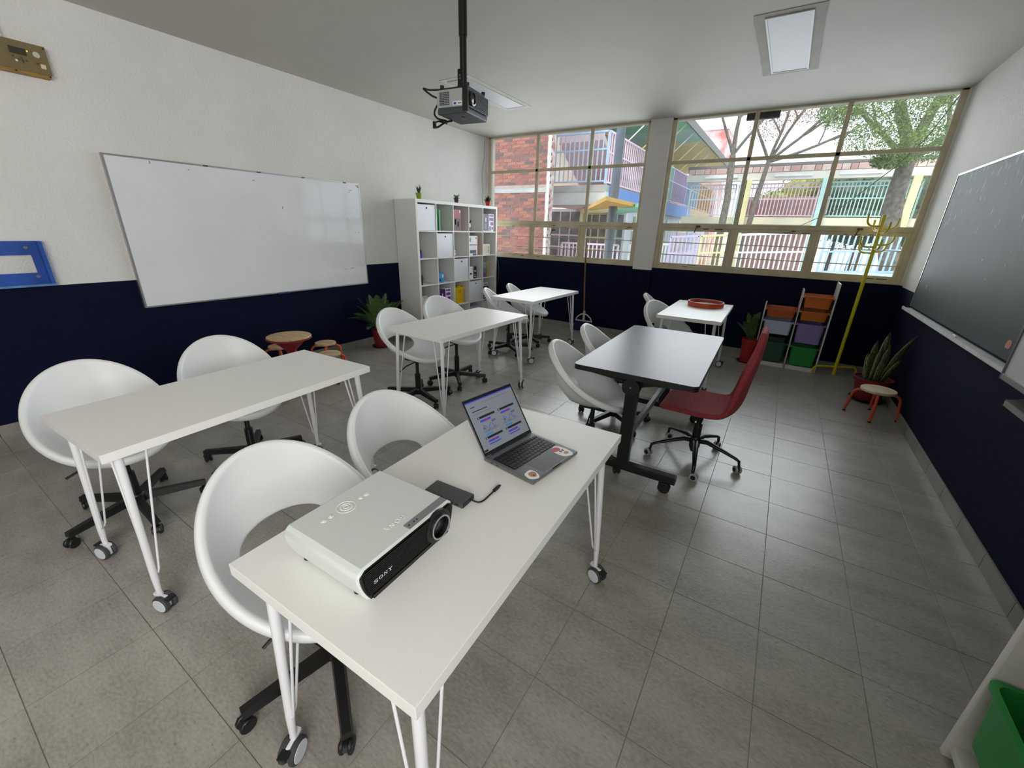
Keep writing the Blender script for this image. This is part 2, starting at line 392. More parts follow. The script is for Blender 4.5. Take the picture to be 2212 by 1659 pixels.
# ------------------------------------------------------------------ white shell swivel chairs
def chair_shell():
    prof = [(.245, .430), (.16, .412), (.06, .400), (-.05, .398), (-.14, .412), (-.205, .450), (-.240, .510), (-.260, .580), (-.276, .662), (-.290, .742), (-.298, .792)]
    # arc-length parametrised side profile
    seg = [math.dist(prof[i], prof[i+1]) for i in range(len(prof)-1)]; T = sum(seg)
    def C(u):
        d = u*T
        for i, s in enumerate(seg):
            if d <= s or i == len(seg)-1:
                # catmull-rom for smoothness
                t = min(1, d/s); P = [prof[max(0, i-1)], prof[i], prof[i+1], prof[min(len(prof)-1, i+2)]]
                return tuple(.5*((2*P[1][k]) + (-P[0][k]+P[2][k])*t + (2*P[0][k]-5*P[1][k]+4*P[2][k]-P[3][k])*t*t + (-P[0][k]+3*P[1][k]-3*P[2][k]+P[3][k])*t**3) for k in (0, 1))
            d -= s
    F0 = Vector((.245, .430)); B0 = Vector((-.298, .792))
    def surf(p, q):                      # p -1 (front) .. 1 (top of back), q lateral, inside the unit disk
        p = max(-1, min(1, p)); h = math.sqrt(max(0, 1-p*p)); v = min(1, abs(q)/h) if h > 1e-5 else 0
        u = .5+.5*math.sin(p*math.pi/2*.999)*.55+.5*p*.45
        c = Vector(C(max(0, min(1, u))))
        rim = F0.lerp(B0, (p+1)/2)
        # rim sags a little below the straight chord between seat front and back top
        sag = -.035*math.sin((p+1)/2*math.pi)
        rim = rim + Vector((sag*.6, sag))
        hw = .252*(1-.10*(p+1)/2*0) 
        k = v**2.6
        xz = c.lerp(rim, k)
        y = hw*h*(abs(q)/h if h > 1e-5 else 0)*(1 if q >= 0 else -1)
        return Vector((xz.x, y, xz.y))
    n, m = 72, 12
    p0, rp, rq = .15, .16, .60
    rows = []
    for j in range(m+1):
        s = j/m
        row = []
        for i in range(n):
            th = 2*math.pi*i/n
            # superellipse for the opening between seat and back
            ci, si = math.cos(th), math.sin(th)
            pin = Vector((p0+rp*math.copysign(abs(ci)**.8, ci) - .05*(si*si), rq*math.copysign(abs(si)**.9, si)))
            po = Vector((ci, si))
            q = pin.lerp(po, s)
            if q.length > .9995: q = q.normalized()*.9995
            row.append(surf(q.x, q.y))
        rows.append(row)
    # rolled rim
    cen = Vector((-.03, 0, .60)); nrm = Vector((.385, 0, .545)).normalized()
    outer = rows[-1]
    r1, r2, r3 = [], [], []
    for i in range(n):
        P = outer[i]; t = (outer[(i+1) % n]-outer[i-1]).normalized(); o = t.cross(nrm).normalized()
        if o.dot(P-cen) < 0: o = -o
        r1.append(P+o*.013+nrm*.003); r2.append(P+o*.024-nrm*.006); r3.append(P+o*.024-nrm*.040)
    rows += [r1, r2, r3]
    mb = MB(); vs = [q for r in rows for q in r]; fs = []
    for j in range(len(rows)-1):
        for i in range(n):
            i2 = (i+1) % n; fs.append((j*n+i, j*n+i2, (j+1)*n+i2, (j+1)*n+i))
    mb.add(vs, fs)
    me = mb.mesh('shell', 180); me.materials.append(PLAS)
    return me
SHELL = chair_shell()
def chair_caster_mesh(wheel, hood, r=.025, wd=.013):
    tb = MB(); hb = MB()
    for sgn in (-1, 1): tb.lathe(disc(r, wd, .003), 18, Matrix.Translation((.010, sgn*.013, r)) @ ROTX)
    hb.box((.008, 0, r+.006), (.036, .013, .034), ch=.004).tube([(0, 0, r), (0, 0, r+.04)], .007, 8)
    hb.add([(.0, -.020, r+.014), (.0, .020, r+.014), (.022, .022, r+.020), (.022, -.022, r+.020), (.034, .020, r+.004), (.034, -.020, r+.004)], [(0, 1, 2, 3), (3, 2, 4, 5)])
    a = tb.mesh('caster_wheels', 40); a.materials.append(wheel); b = hb.mesh('caster_hood', 40); b.materials.append(hood); return a, b
CW, CH = chair_caster_mesh(BLK, BLK)
def make_chair():
    t = thing('swivel_chair', 'white swivel chair', 'chair', group='white shell swivel chairs')
    s = link('shell', SHELL, t)
    md = s.modifiers.new('thickness', 'SOLIDIFY'); md.thickness = .009; md.offset = -1
    ms = s.modifiers.new('round', 'SUBSURF'); ms.levels = 1; ms.render_levels = 1
    obj('seat_plate', MB().box((-.01, 0, .376), (.16, .11, .024), ch=.006), BLK, t)
    col = obj('gas_column', MB().tube([(0, 0, .075), (0, 0, .24)], .025, 16).tube([(0, 0, .24), (0, 0, .36)], .015, 12), BMETAL, t, 40)
    obj('height_lever', MB().tube([(.0, -.02, .352), (.0, -.14, .345), (.0, -.215, .318)], .0055, 6), BLK, t, 60)
    obj('hub', MB().lathe([(0, .055), (.036, .055), (.042, .065), (.042, .105), (.034, .115), (0, .115)], 20), BMETAL, t, 40)
    for k in range(5):
        an = 2*math.pi*k/5+.31; d = Vector((math.cos(an), math.sin(an), 0))
        mb = MB(); a = d*.03+Vector((0, 0, .088)); b = d*.300+Vector((0, 0, .073))
        sd = Vector((-d.y, d.x, 0)); vs = []
        for q, w, h in ((a, .046, .040), (b, .036, .026)):
            for i, j in ((-1, -1), (1, -1), (.7, 1), (-.7, 1)): vs.append(q+sd*i*w/2+Vector((0, 0, j*h/2)))
        mb.add(vs, [(0, 1, 2, 3), (7, 6, 5, 4), (0, 4, 5, 1), (1, 5, 6, 2), (2, 6, 7, 3), (3, 7, 4, 0)])
        arm = obj('base_arm', mb, BLK, t)
        M = Matrix.Translation((d.x*.285, d.y*.285, 0)) @ Matrix.Rotation(an+random.uniform(-2, 2), 4, 'Z')
        for me, nm in ((CW, 'caster_wheels'), (CH, 'caster_hood')):
            c = link(nm, me, arm); c.matrix_local = M
    return t
CHAIRS = [  # x, y, heading, extra height, label
    (3.405, .550, 0, 0, 'white swivel chair pushed up behind the white projector'),
    (3.345, 1.115, 4, 0, 'white swivel chair behind the open laptop'),
    (1.780, .480, 0, 0, 'white swivel chair at the end away from the wooden stools, by the bare front table'),
    (1.755, 1.095, -8, 0, 'white swivel chair in front of the small round wooden kids table'),
    (1.875, 2.500, 4, .01, 'white swivel chair standing in front of the potted fern'),
    (1.850, 3.080, -6, .045, 'white swivel chair standing in front of the near end of the bookcase'),
    (1.660, 4.340, 26, 0, 'white swivel chair by the bookcase, the one farther from the navy window wall'),
    (1.640, 4.900, 20, 0, 'white swivel chair by the bookcase, the one nearer the navy window wall'),
    (3.600, 4.600, -24, 0, 'white swivel chair at the orange tray table, the nearer to the black table'),
    (3.420, 5.220, 12, .01, 'white swivel chair at the orange tray table, the nearer to the window wall'),
    (3.560, 2.500, 12, 0, 'white swivel chair half under the black table, beside the leg with round pivot'),
    (3.520, 3.110, 10, .0, 'white swivel chair half under the black table at its end toward the windows'),
]
proto = make_chair()
for i, (x, y, a, dz, lab) in enumerate(CHAIRS):
    c = proto if i == 0 else copy_tree(proto)
    c.location = (x, y, 0); c.rotation_euler.z = R(a); c['label'] = lab
    if dz:
        for ch in c.children:
            if ch.name.startswith(('shell', 'seat_plate', 'height_lever')): ch.location.z = dz
            if ch.name.startswith('gas_column'): ch.scale.z = 1+dz/.36
    base_rot = {0: 24, 2: 51}.get(i, random.uniform(0, 72))
    for ch in c.children:
        if ch.name.startswith('base_arm'): ch.rotation_euler.z = R(base_rot)

# ------------------------------------------------------------------ black flip-top table
bt = thing('flip_top_table', 'black flip top table with grey sheen top on T shaped legs', 'table', (3.847, 2.899, 0), R(1.37))
BTOP = mat('charcoal_laminate', (52, 52, 56), .36, var=.06, vscale=6, spec=.4)
def rrect(w, h, r, n=6):
    pts = []
    for cx_, cy_, a0 in ((w/2-r, h/2-r, 0), (-w/2+r, h/2-r, 90), (-w/2+r, -h/2+r, 180), (w/2-r, -h/2+r, 270)):
        for k in range(n+1):
            a = R(a0+90*k/n); pts.append((cx_+r*math.cos(a), cy_+r*math.sin(a)))
    return pts
obj('tabletop', MB().prism(rrect(.713, 1.35, .035), .7345, .740), BTOP, bt, 40)
obj('edge_band', MB().prism(rrect(.716, 1.353, .036), .708, .734), BLK, bt, 40)
for s in (-1, 1):
    ye = s*.585
    obj('top_support', MB().prism([(-.34, .708), (.34, .708), (.33, .685), (.12, .668), (.03, .640), (-.03, .640), (-.12, .668), (-.33, .685)], ye-.012, ye+.012, Matrix(((1,0,0,0),(0,0,1,0),(0,1,0,0),(0,0,0,1)))), BMETAL, bt)
    leg = obj('leg_column', MB().box((0, ye, .365), (.075, .045, .53), ch=.004), BMETAL, bt)
    obj('pivot_disc', MB().lathe([(0, -.025), (.050, -.025), (.054, -.020), (.054, .020), (.050, .025), (0, .025)], 28, Matrix.Translation((0, ye+s*.040, .652)) @ ROTX), BLK, bt, 40)
    obj('pivot_screw', MB().lathe([(0, -.002), (.006, -.002), (.006, .002), (0, .002)], 12, Matrix.Translation((0, ye+s*.0665, .652)) @ ROTX), SCREW, bt)
    ft = obj('foot', MB().box((0, ye, .102), (.66, .06, .045), ch=.006), BMETAL, bt)
    for sx in (-1, 1):
        obj('foot_caster', MB().lathe(disc(.036, .018), 24, Matrix.Translation((sx*.27, ye-.014, .036)) @ ROTX).lathe(disc(.036, .018), 24, Matrix.Translation((sx*.27, ye+.014, .036)) @ ROTX)
            .box((sx*.265, ye, .066), (.055, .05, .016), ch=.003).tube([(sx*.27, ye, .03), (sx*.27, ye, .082)], .009, 8), BLK, ft, 40)
        obj('clip', MB().box((sx*.27, ye, .700), (.03, .05, .03), ch=.003), BLK, bt)
    obj('release_lever', MB().box((-.075, ye+s*.01, .665), (.08, .02, .012), ch=.003), BLK, bt)
obj('stretcher', MB().box((0, 0, .30), (.03, 1.13, .05), ch=.003), BMETAL, bt)
obj('stretcher', MB().tube([(0, -.57, .655), (0, .57, .655)], .014, 10), BMETAL, bt, 40)

# ------------------------------------------------------------------ red swivel chair with high back
rc = thing('red_swivel_chair', 'dark red fabric swivel chair with tall back and black star base', 'chair', (4.20, 2.86, 0), R(180))
REDF = mat('dark_red_fabric', (158, 58, 66), .9, var=.15, vscale=60, bump=.3, bscale=500)
def red_shell():
    prof = [(.255, .395), (.245, .418), (.17, .436), (.05, .432), (-.06, .424), (-.14, .428), (-.185, .462), (-.205, .53), (-.212, .62), (-.228, .72), (-.240, .82), (-.243, .93), (-.241, .975)]
    wid = [.155, .19, .222, .235, .232, .22, .212, .212, .205, .182, .158, .140, .120]
    dish = [0, .002, .006, .012, .02, .035, .05, .05, .045, .035, .02, .012, .01]
    n = 14; rows = []
    for (x, z), w, dd in zip(prof, wid, dish):
        row = []
        for i in range(n+1):
            v = -1+2*i/n
            k = len(rows); f = abs(v)**2.4
            up = dd*f
            if k < 5: P = Vector((x, v*w, z+up))
            elif k == 5: P = Vector((x+up*.7, v*w, z+up*.7))
            else: P = Vector((x+up, v*w, z))
            row.append(P)
        rows.append(row)
    mb = MB(); m = n+1
    mb.add([q for r in rows for q in r], [(j*m+i, j*m+i+1, (j+1)*m+i+1, (j+1)*m+i) for j in range(len(rows)-1) for i in range(n)])
    return mb.mesh('upholstered_shell', 180)
me = red_shell(); me.materials.append(REDF)
s = link('upholstered_shell', me, rc); md = s.modifiers.new('thickness', 'SOLIDIFY'); md.thickness = .034; md.offset = 1
ms = s.modifiers.new('round', 'SUBSURF'); ms.levels = 2; ms.render_levels = 2
obj('gas_column', MB().tube([(0, 0, .11), (0, 0, .28)], .027, 16).tube([(0, 0, .28), (0, 0, .405)], .016, 12), BMETAL, rc, 40)
obj('seat_mechanism', MB().box((-.02, 0, .385), (.22, .15, .03), ch=.006), BMETAL, rc)
obj('height_lever', MB().tube([(-.03, .05, .375), (-.03, .18, .37), (-.03, .23, .355)], .005, 6), BLK, rc)
obj('hub', MB().lathe([(0, .06), (.02, .06), (.036, .10), (.036, .165), (.028, .175), (0, .175)], 20), BMETAL, rc, 40)
RCW, RCH = chair_caster_mesh(GREYW, BMETAL, .027, .014)
for k in range(5):
    an = 2*math.pi*k/5+R(100); d = Vector((math.cos(an), math.sin(an), 0)); z = Vector((0, 0, 1))
    pts = [d*.02+z*.145, d*.08+z*.155, d*.18+z*.130, d*.27+z*.104, d*.293+z*.092, d*.30+z*.055]
    arm = obj('base_arm', MB().tube(pts, [.024, .022, .017, .013, .012, .010], 10, flat=.75), BMETAL, rc, 60)
    M = Matrix.Translation((d.x*.30, d.y*.30, 0)) @ Matrix.Rotation(an+1.3+k, 4, 'Z')
    for me_, nm in ((RCW, 'caster_wheels'), (RCH, 'caster_hood')):
        c = link(nm, me_, arm); c.matrix_local = M
    for sg in (-1, 1):
        c = obj('wheel_hub_cap', MB().lathe(disc(.016, .002, .0005), 16, M @ Matrix.Translation((.010, sg*.0205, .027)) @ ROTX), BLK, arm)

# ------------------------------------------------------------------ things on the near table
TZ = .7405
# --- data projector
PW, PD, PH = .305, .262, .098
pj = thing('projector', 'white data projector with black louvred front and glass lens', 'projector', (3.738, .520, TZ), R(1.5))
PJW = mat('projector_white_plastic', (212, 218, 214), .35)
PJB = mat('projector_black_gloss', (8, 8, 9), .3)
LOGO = mat('silver_print', (214, 216, 220), .35, metal=.4)
LABEL = mat('grey_label', (126, 126, 132), .5)
# local: front faces +x, width along y; side outline bulges (rounded) seen from the front
def front_outline(w, h, r, z0=.008, inset=0.0):
    pts = []
    hw = w/2-inset
    for k in range(9):            # right bulged side, from bottom to top
        a = k/8; z = z0+inset+(h-z0-2*inset)*a
        y = hw - .022*(1-a)**2.2 - (.016*max(0, (a-.82)/.18)**2)
        pts.append((y, z))
    return pts + [(-y, z) for y, z in reversed(pts)]
MX = Matrix(((0,0,1,0),(1,0,0,0),(0,1,0,0),(0,0,0,1)))     # (a,b,h) -> (x=h,y=a,z=b)
body = MB().prism(front_outline(PW, PH, .02), -PD/2, PD/2-.004, MX)
bo = obj('body', body, PJW, pj, 30); bv = bo.modifiers.new('soft', 'BEVEL'); bv.width = .006; bv.segments = 3; bv.limit_method = 'ANGLE'; bv.angle_limit = R(40)
fp = obj('front_panel', MB().prism(front_outline(PW, PH, .02, inset=.004), PD/2-.004, PD/2-.001, MX), PJB, pj)
for k in range(14):
    z = .026+k*.0048; hw = PW/2-.011-.018*(1-(z/PH))**2
    obj('louvre', MB().bx(PD/2-.001, PD/2+.002, -hw, hw, z, z+.0022), PJB, fp)
obj('front_lip', MB().bx(PD/2-.001, PD/2+.0035, -PW/2+.03, PW/2-.03, .012, .023, ch=.001), PJB, fp)
ly = .088; MXL = Matrix.Translation((PD/2, ly, .056)) @ Matrix.Rotation(R(90), 4, 'Y')
ln = obj('lens_barrel', MB().lathe([(.030, -.02), (.044, -.004), (.044, .004), (.034, .006), (.033, .011), (.0285, .011), (.028, -.008), (0, -.010)], 32, MXL), BLK, pj, 35)
obj('lens_ring', MB().lathe([(.0285, .009), (.0325, .009), (.0325, .0125), (.0285, .0125), (.0285, .009)], 32, MXL), ALU, ln, 40)
obj('lens_ring', MB().lathe([(.017, -.008), (.021, -.008), (.021, -.003), (.017, -.003), (.017, -.008)], 32, MXL), LABEL, ln, 40)
LENSG = mat('lens_glass', (40, 36, 46), .08, spec=.5)
obj('lens_glass', MB().lathe([(.0275, -.006), (.022, -.002), (.014, .001), (.006, .0025), (0, .003)], 32, MXL), LENSG, ln, 60)
obj('blue_sticker', MB().bx(PD/2+.0022, PD/2+.0028, .116, .130, .020, .034), mat('blue_violet_print', (96, 92, 170), .4), pj)
# slab-serif capital letters S O N Y, drawn as polygons in a 1-high cell
def letter(ch):
    polys = []
    rect = lambda x0, y0, x1, y1: polys.append([(x0, y0), (x1, y0), (x1, y1), (x0, y1)])
    if ch == 'O':
        n = 20
        for k in range(n):
            a, b = 2*math.pi*k/n, 2*math.pi*(k+1)/n
            polys.append([(.5+.5*math.cos(a), .5+.5*math.sin(a)), (.5+.5*math.cos(b), .5+.5*math.sin(b)), (.5+.30*math.cos(b), .5+.40*math.sin(b)), (.5+.30*math.cos(a), .5+.40*math.sin(a))])
    elif ch == 'N':
        rect(.14, .0, .24, 1); rect(.76, 0, .86, 1); polys.append([(.12, 1), (.30, 1), (.86, .0), (.72, 0)])
        rect(.02, 0, .36, .09); rect(.02, .91, .28, 1); rect(.64, .91, .98, 1)
    elif ch == 'Y':
        rect(.40, .09, .60, .46); rect(.28, 0, .72, .09); polys.append([(.06, .94), (.28, .94), (.58, .44), (.42, .42)]); polys.append([(.78, .94), (.90, .94), (.60, .44), (.46, .42)])
        rect(0, .91, .40, 1); rect(.64, .91, 1, 1)
    elif ch == 'S':
        c = [(.86, .74), (.80, .90), (.60, .97), (.38, .97), (.18, .88), (.13, .72), (.24, .60), (.5, .52), (.76, .43), (.87, .28), (.80, .11), (.60, .03), (.36, .03), (.18, .11), (.12, .27)]
        for i in range(len(c)-1):
            a, b = Vector(c[i]), Vector(c[i+1]); t = (b-a).normalized(); nn = Vector((-t.y, t.x))*(.055 if i in (2, 3, 11, 12) else .085)
            a2, b2 = a-t*.03, b+t*.03
            polys.append([tuple(a2+nn), tuple(a2-nn), tuple(b2-nn), tuple(b2+nn)])
        rect(.82, .66, .90, .98); rect(.08, .02, .16, .34)
    return polys
def lettering(name, text, parent, M, size, wide, gap, depth, m):
    for i, ch in enumerate(text):
        mb = MB()
        for pl in letter(ch):
            mb.prism([((i*(wide+gap)+a*wide)*size, b*size) for a, b in pl], 0, depth, M)
        obj(name, mb, m, parent)
MF = Matrix.Translation((PD/2+.0022, -.118, .048)) @ Matrix(((0,0,1,0),(1,0,0,0),(0,1,0,0),(0,0,0,1)))
lettering('letter', 'SONY', pj, MF, .0088, 1.25, .28, .0008, LOGO)
MT = Matrix.Translation((.075, .020, PH)) @ Matrix(((0,-1,0,0),(-1,0,0,0),(0,0,1,0),(0,0,0,1)))
PJS = mat('embossed_pearl', (236, 238, 236), .25)
MTT = Matrix.Translation((.068, .036, PH-.0002)) @ Matrix(((0,1,0,0),(-1,0,0,0),(0,0,1,0),(0,0,0,1)))
lettering('letter', 'SONY', pj, MTT, .0125, 1.2, .22, .0009, PJS)
obj('rating_label', MB().bx(.098, .120, .005, .138, PH-.0002, PH+.0005), LABEL, pj)
dots = MB()
for yy in (.014, .030, .040): dots.lathe([(0, 0), (.0022, 0), (.0022, .0009), (0, .0009)], 10, Matrix.Translation((.109, yy, PH)))
obj('label_symbols', dots, DARK, pj)
def ring(mb, x, y, r0, r1, h=.0012): mb.lathe([(r0, 0), (r1, 0), (r1, h), (r0, h), (r0, 0)], 24, Matrix.Translation((x, y, PH-.0002)))
for yy, r in ((-.085, .007), (-.066, .006), (.022, .006), (.040, .008)):
    mb = MB(); ring(mb, -.070, yy, r*.7, r); mb.lathe([(0, 0), (r*.6, 0), (r*.5, .0018), (0, .0018)], 16, Matrix.Translation((-.070, yy, PH))); obj('button', mb, PJS, pj, 40)
mb = MB(); ring(mb, -.070, -.022, .022, .024); ring(mb, -.070, -.022, .012, .015); ring(mb, -.070, -.022, .005, .007)
obj('control_ring', mb, PJS, pj, 40)
for a, b in ((-.10, -.12), (.08, -.12), (-.10, .12), (.08, .12)): obj('foot', MB().lathe([(0, 0), (.010, 0), (.010, .012), (0, .012)], 14, Matrix.Translation((a, b, 0))), BLK, pj)
obj('lock_slot', MB().bx(.045, .053, -PW/2+.0115, -PW/2+.0135, .036, .042), DARK, pj)
obj('side_vent', MB().bx(-.085, -.07, -PW/2+.0145, -PW/2+.0165, .025, .032), DARK, pj)

# --- laptop
lp = thing('laptop', 'open grey laptop with stickers beside the trackpad', 'laptop', (3.852, 1.112, TZ), R(-8))
# local: +x toward the user (front edge), width along y
LW, LD = .262, .216
SPACE = mat('space_grey_aluminium', (118, 119, 122), .38, metal=.55)
KEY = mat('black_key', (22, 22, 24), .5)
obj('base', MB().box((0, 0, .008), (LD, LW, .012), ch=.002), SPACE, lp)
for a, b in ((-.09, -.11), (.09, -.11), (-.09, .11), (.09, .11)): obj('rubber_foot', MB().lathe([(0, 0), (.008, 0), (.008, .003), (0, .003)], 12, Matrix.Translation((a, b, 0))), BLK, lp)
kb = obj('keyboard_well', MB().bx(-.078, .020, -.118, .118, .0140, .0143), DARK, lp)
rowsK = [(-.071, .010, [1]*14), (-.0535, .0145, [1]*13+[1.5]), (-.0365, .0145, [1.5]+[1]*13), (-.0195, .0145, [1.75]+[1]*11+[1.75]), (-.0025, .0145, [2.25]+[1]*10+[2.25]), (.0135, .0130, [1, 1, 1, 1.25, 5, 1.25, 1, 1, 1, 1])]
for (xr, dep, ks) in rowsK:
    tot = sum(ks); y = -.116
    for kw in ks:
        wdt = .232*kw/tot
        obj('key', MB().box((xr, y+wdt/2, .0150), (dep, wdt-.0022, .0018)), KEY, kb); y += wdt
obj('trackpad', MB().bx(.028, .098, -.062, .062, .0139, .0143), mat('trackpad_grey', (108, 109, 112), .3, metal=.5), lp)
obj('finger_notch', MB().bx(.1055, .1085, -.025, .025, .011, .0142), DARK, lp)
for yy in (-.03, -.055): obj('port', MB().bx(-.075+(yy+.055), -.065+(yy+.055), -LW/2-.0003, -LW/2+.002, .007, .0095), DARK, lp)
STW = mat('sticker_white', (236, 236, 234), .4); STR = mat('sticker_red', (186, 44, 36), .4); STB = mat('sticker_black', (24, 22, 22), .4); STT = mat('sticker_tan', (172, 118, 82), .45)
def blob(mb, cx_, cy_, rx, ry, z0, z1, n=18, ph=0, wob=.12):
    mb.prism([(cx_+rx*(1+wob*math.sin(3*a+ph))*math.cos(a), cy_+ry*(1+wob*math.cos(2*a+ph))*math.sin(a)) for a in (2*math.pi*k/n for k in range(n))], z0, z1)
Z0 = .0141
st = obj('sticker', (lambda m: (blob(m, .066, .090, .040, .030, Z0, Z0+.0004), m)[1])(MB()), STW, lp)
m_ = MB(); blob(m_, .044, .084, .013, .021, Z0+.0004, Z0+.0006); obj('red_patch', m_, STR, st)
m_ = MB(); blob(m_, .064, .086, .006, .005, Z0+.0004, Z0+.0006); blob(m_, .064, .099, .006, .005, Z0+.0004, Z0+.0006); obj('black_patch', m_, STB, st)
m_ = MB(); blob(m_, .083, .094, .008, .011, Z0+.0004, Z0+.0006); obj('tan_patch', m_, STT, st)
st = obj('sticker', (lambda m: (blob(m, .080, -.102, .025, .024, Z0, Z0+.0004, ph=1), m)[1])(MB()), STW, lp)
m_ = MB(); blob(m_, .080, -.098, .015, .014, Z0+.0004, Z0+.0006, ph=2); obj('tan_patch', m_, STT, st)
m_ = MB(); blob(m_, .087, -.100, .004, .004, Z0+.0006, Z0+.0007); obj('black_patch', m_, STB, st)
# lid
LTILT = R(34); LH = .212
ML = Matrix.Translation((-LD/2+.006, 0, .0145)) @ Matrix.Rotation(-LTILT, 4, 'Y')    # local: x=thickness dir (front +x), y width, z up the lid
lid = MB(); lid.xf = ML; lid.box((-.003, 0, LH/2), (.006, LW, LH), ch=.002)
lo = obj('lid', lid, SPACE, lp)
hb = MB(); hb.xf = ML; hb.tube([(-.002, -.10, 0), (-.002, .10, 0)], .005, 8); obj('hinge', hb, DARK, lp)
def lidrect(name, m, y0, y1, z0, z1, d=.0004, par=None):
    q = MB(); q.xf = ML; q.bx(0, d, y0, y1, z0, z1); return obj(name, q, m, par or lo)
lidrect('bezel', mat('bezel_black', (12, 12, 14), .12, spec=.6), -LW/2+.002, LW/2-.002, .003, LH-.002)
def emat(n, rgb, s): return mat(n, rgb, .3, emit=s)
SCR = emat('screen_page', (120, 125, 134), .28); SC_D = emat('screen_dark', (28, 30, 36), .1); SC_B = emat('screen_blue', (44, 60, 170), .4); SC_C = emat('screen_cyan', (36, 118, 170), .4); SC_R = emat('screen_red', (170, 30, 44), .4); SC_G = emat('screen_grey', (84, 88, 96), .35)
scn = lidrect('display', SCR, -LW/2+.008, LW/2-.008, .014, LH-.012, .0006)
D = .0009
lidrect('menu_bar', SC_B, -.123, .123, .196, .2, D, scn)
lidrect('text_line', SC_G, -.05, .10, .183, .1845, D, scn)
lidrect('text_line', SC_D, -.105, -.085, .176, .179, D, scn); lidrect('text_line', SC_D, -.105, -.03, .160, .163, D, scn); lidrect('text_line', SC_G, -.105, -.01, .150, .1515, D, scn)
for cx_ in (-.095, .012):
    for top in (.138, .062):
        lidrect('card_header', SC_D, cx_, cx_+.088, top-.008, top, D, scn)
        lidrect('card_icon', SCR, cx_+.003, cx_+.009, top-.007, top-.001, D+.0002, scn)
        lidrect('card_title', SC_B, cx_+.008, cx_+.060, top-.021, top-.014, D, scn)
        lidrect('card_mark', SC_R, cx_+.036, cx_+.043, top-.022, top-.013, D+.0002, scn)
        if top > .1:
            q = MB(); q.xf = ML
            pts = [(D, cx_+.01+i*.0045, top-.044+.010*math.sin(i*.9)+.004*math.sin(i*2.1)) for i in range(15)]
            q.tube(pts, .0009, 5); obj('card_drawing', q, SC_B, scn)
            lidrect('card_block', SC_G, cx_+.008, cx_+.020, top-.050, top-.042, D, scn); lidrect('card_block', SC_G, cx_+.058, cx_+.078, top-.034, top-.026, D, scn)
            lidrect('text_line', SC_G, cx_+.004, cx_+.085, top-.056, top-.0545, D, scn); lidrect('text_line', SC_G, cx_+.004, cx_+.07, top-.060, top-.0585, D, scn)
            lidrect('card_button', SC_C, cx_+.008, cx_+.044, top-.072, top-.066, D, scn)
        else:
            lidrect('text_line', SC_B, cx_+.008, cx_+.066, top-.030, top-.026, D, scn)
lidrect('corner_box', SC_D, -.122, -.105, .016, .023, D, scn)

# --- docking hub with cable
hb = thing('docking_hub', 'flat dark grey docking hub with a short cable', 'usb hub', (3.760, .777, TZ), R(3))
HUBM = mat('hub_grey', (88, 89, 90), .4, metal=.4)
obj('body', MB().box((0, 0, .0085), (.140, .060, .016), ch=.003), HUBM, hb)
for x in (.005, .030, .050): obj('port', MB().bx(x-.007, x+.007, -.0303, -.029, .006, .0115), DARK, hb)
obj('end_cap', MB().box((.0698, 0, .0085), (.002, .054, .013)), BLK, hb)
obj('cable', MB().tube(smooth([(.070, .012, .008), (.082, .013, .006), (.095, .018, .004), (.102, .035, .0035), (.103, .060, .004), (.104, .085, .005)]), .0026, 8), BLK, hb, 60)
obj('plug', MB().box((.104, .100, .0055), (.010, .028, .007), ch=.002).box((.104, .118, .0055), (.008, .009, .003)), BLK, hb)

# --- round tray on the back table
tr = thing('round_tray', 'orange rimmed round drum tray lying on a white table', 'tray', (3.815, 5.09, TZ))
obj('rim', MB().lathe([(.176, 0), (.186, .002), (.188, .045), (.185, .050), (.180, .050), (.178, .045), (.176, .004), (.176, 0)], 48), mat('orange_red_plastic', (198, 76, 38), .45), tr, 40)
obj('rim_lip', MB().lathe([(.179, .050), (.187, .050), (.187, .053), (.179, .053), (.179, .050)], 48), mat('pale_rim', (226, 190, 180), .5), tr, 40)
obj('drum_skin', MB().lathe([(0, .018), (.177, .018), (.177, .024), (0, .024)], 40), mat('dark_maroon_skin', (72, 36, 44), .3), tr, 40)

# ------------------------------------------------------------------ left wall: whiteboard, frame box, intercom
wbd = thing('whiteboard', 'large glossy whiteboard with thin grey frame on the white wall', 'whiteboard', (.0005, 0, 0))
WBM = mat('whiteboard_enamel', (233, 234, 238), .12, var=.02, vscale=3, coat=.8)
WY0, WY1, WZ0, WZ1 = 1.236, 3.521, .792, 1.944
obj('board', MB().bx(.004, .030, WY0+.012, WY1-.012, WZ0+.012, WZ1-.012), WBM, wbd)
for a in ((WY0, WY1, WZ1-.012, WZ1), (WY0, WY1, WZ0, WZ0+.012), (WY0, WY0+.012, WZ0+.012, WZ1-.012), (WY1-.012, WY1, WZ0+.012, WZ1-.012)):
    obj('frame_rail', MB().bx(0, .033, *a), ALU, wbd)
mk = MB()
for (y, z, w, h) in ((1.52, 1.905, .006, .02), (1.78, 1.89, .01, .006), (2.3, 1.86, .02, .006), (2.55, 1.62, .006, .03), (3.38, 1.86, .03, .006), (3.36, 1.84, .02, .006), (3.44, 1.40, .008, .008), (3.40, 1.40, .008, .008), (3.3, 1.55, .01, .006), (3.28, .99, .05, .004), (3.2, .985, .03, .004), (3.49, 1.90, .02, .012), (3.47, 1.915, .03, .008)):
    mk.bx(.0301, .0304, y, y+w, z, z+h)
obj('marker_smudges', mk, mat('marker_residue', (110, 108, 106), .6), wbd)
tp = MB()
for y in (1.9, 2.35, 2.8, 3.3): tp.bx(.0331, .0334, y, y+.04, WZ1-.011, WZ1-.001)
obj('tape_bits', tp, mat('dark_tape', (60, 58, 56), .6), wbd)
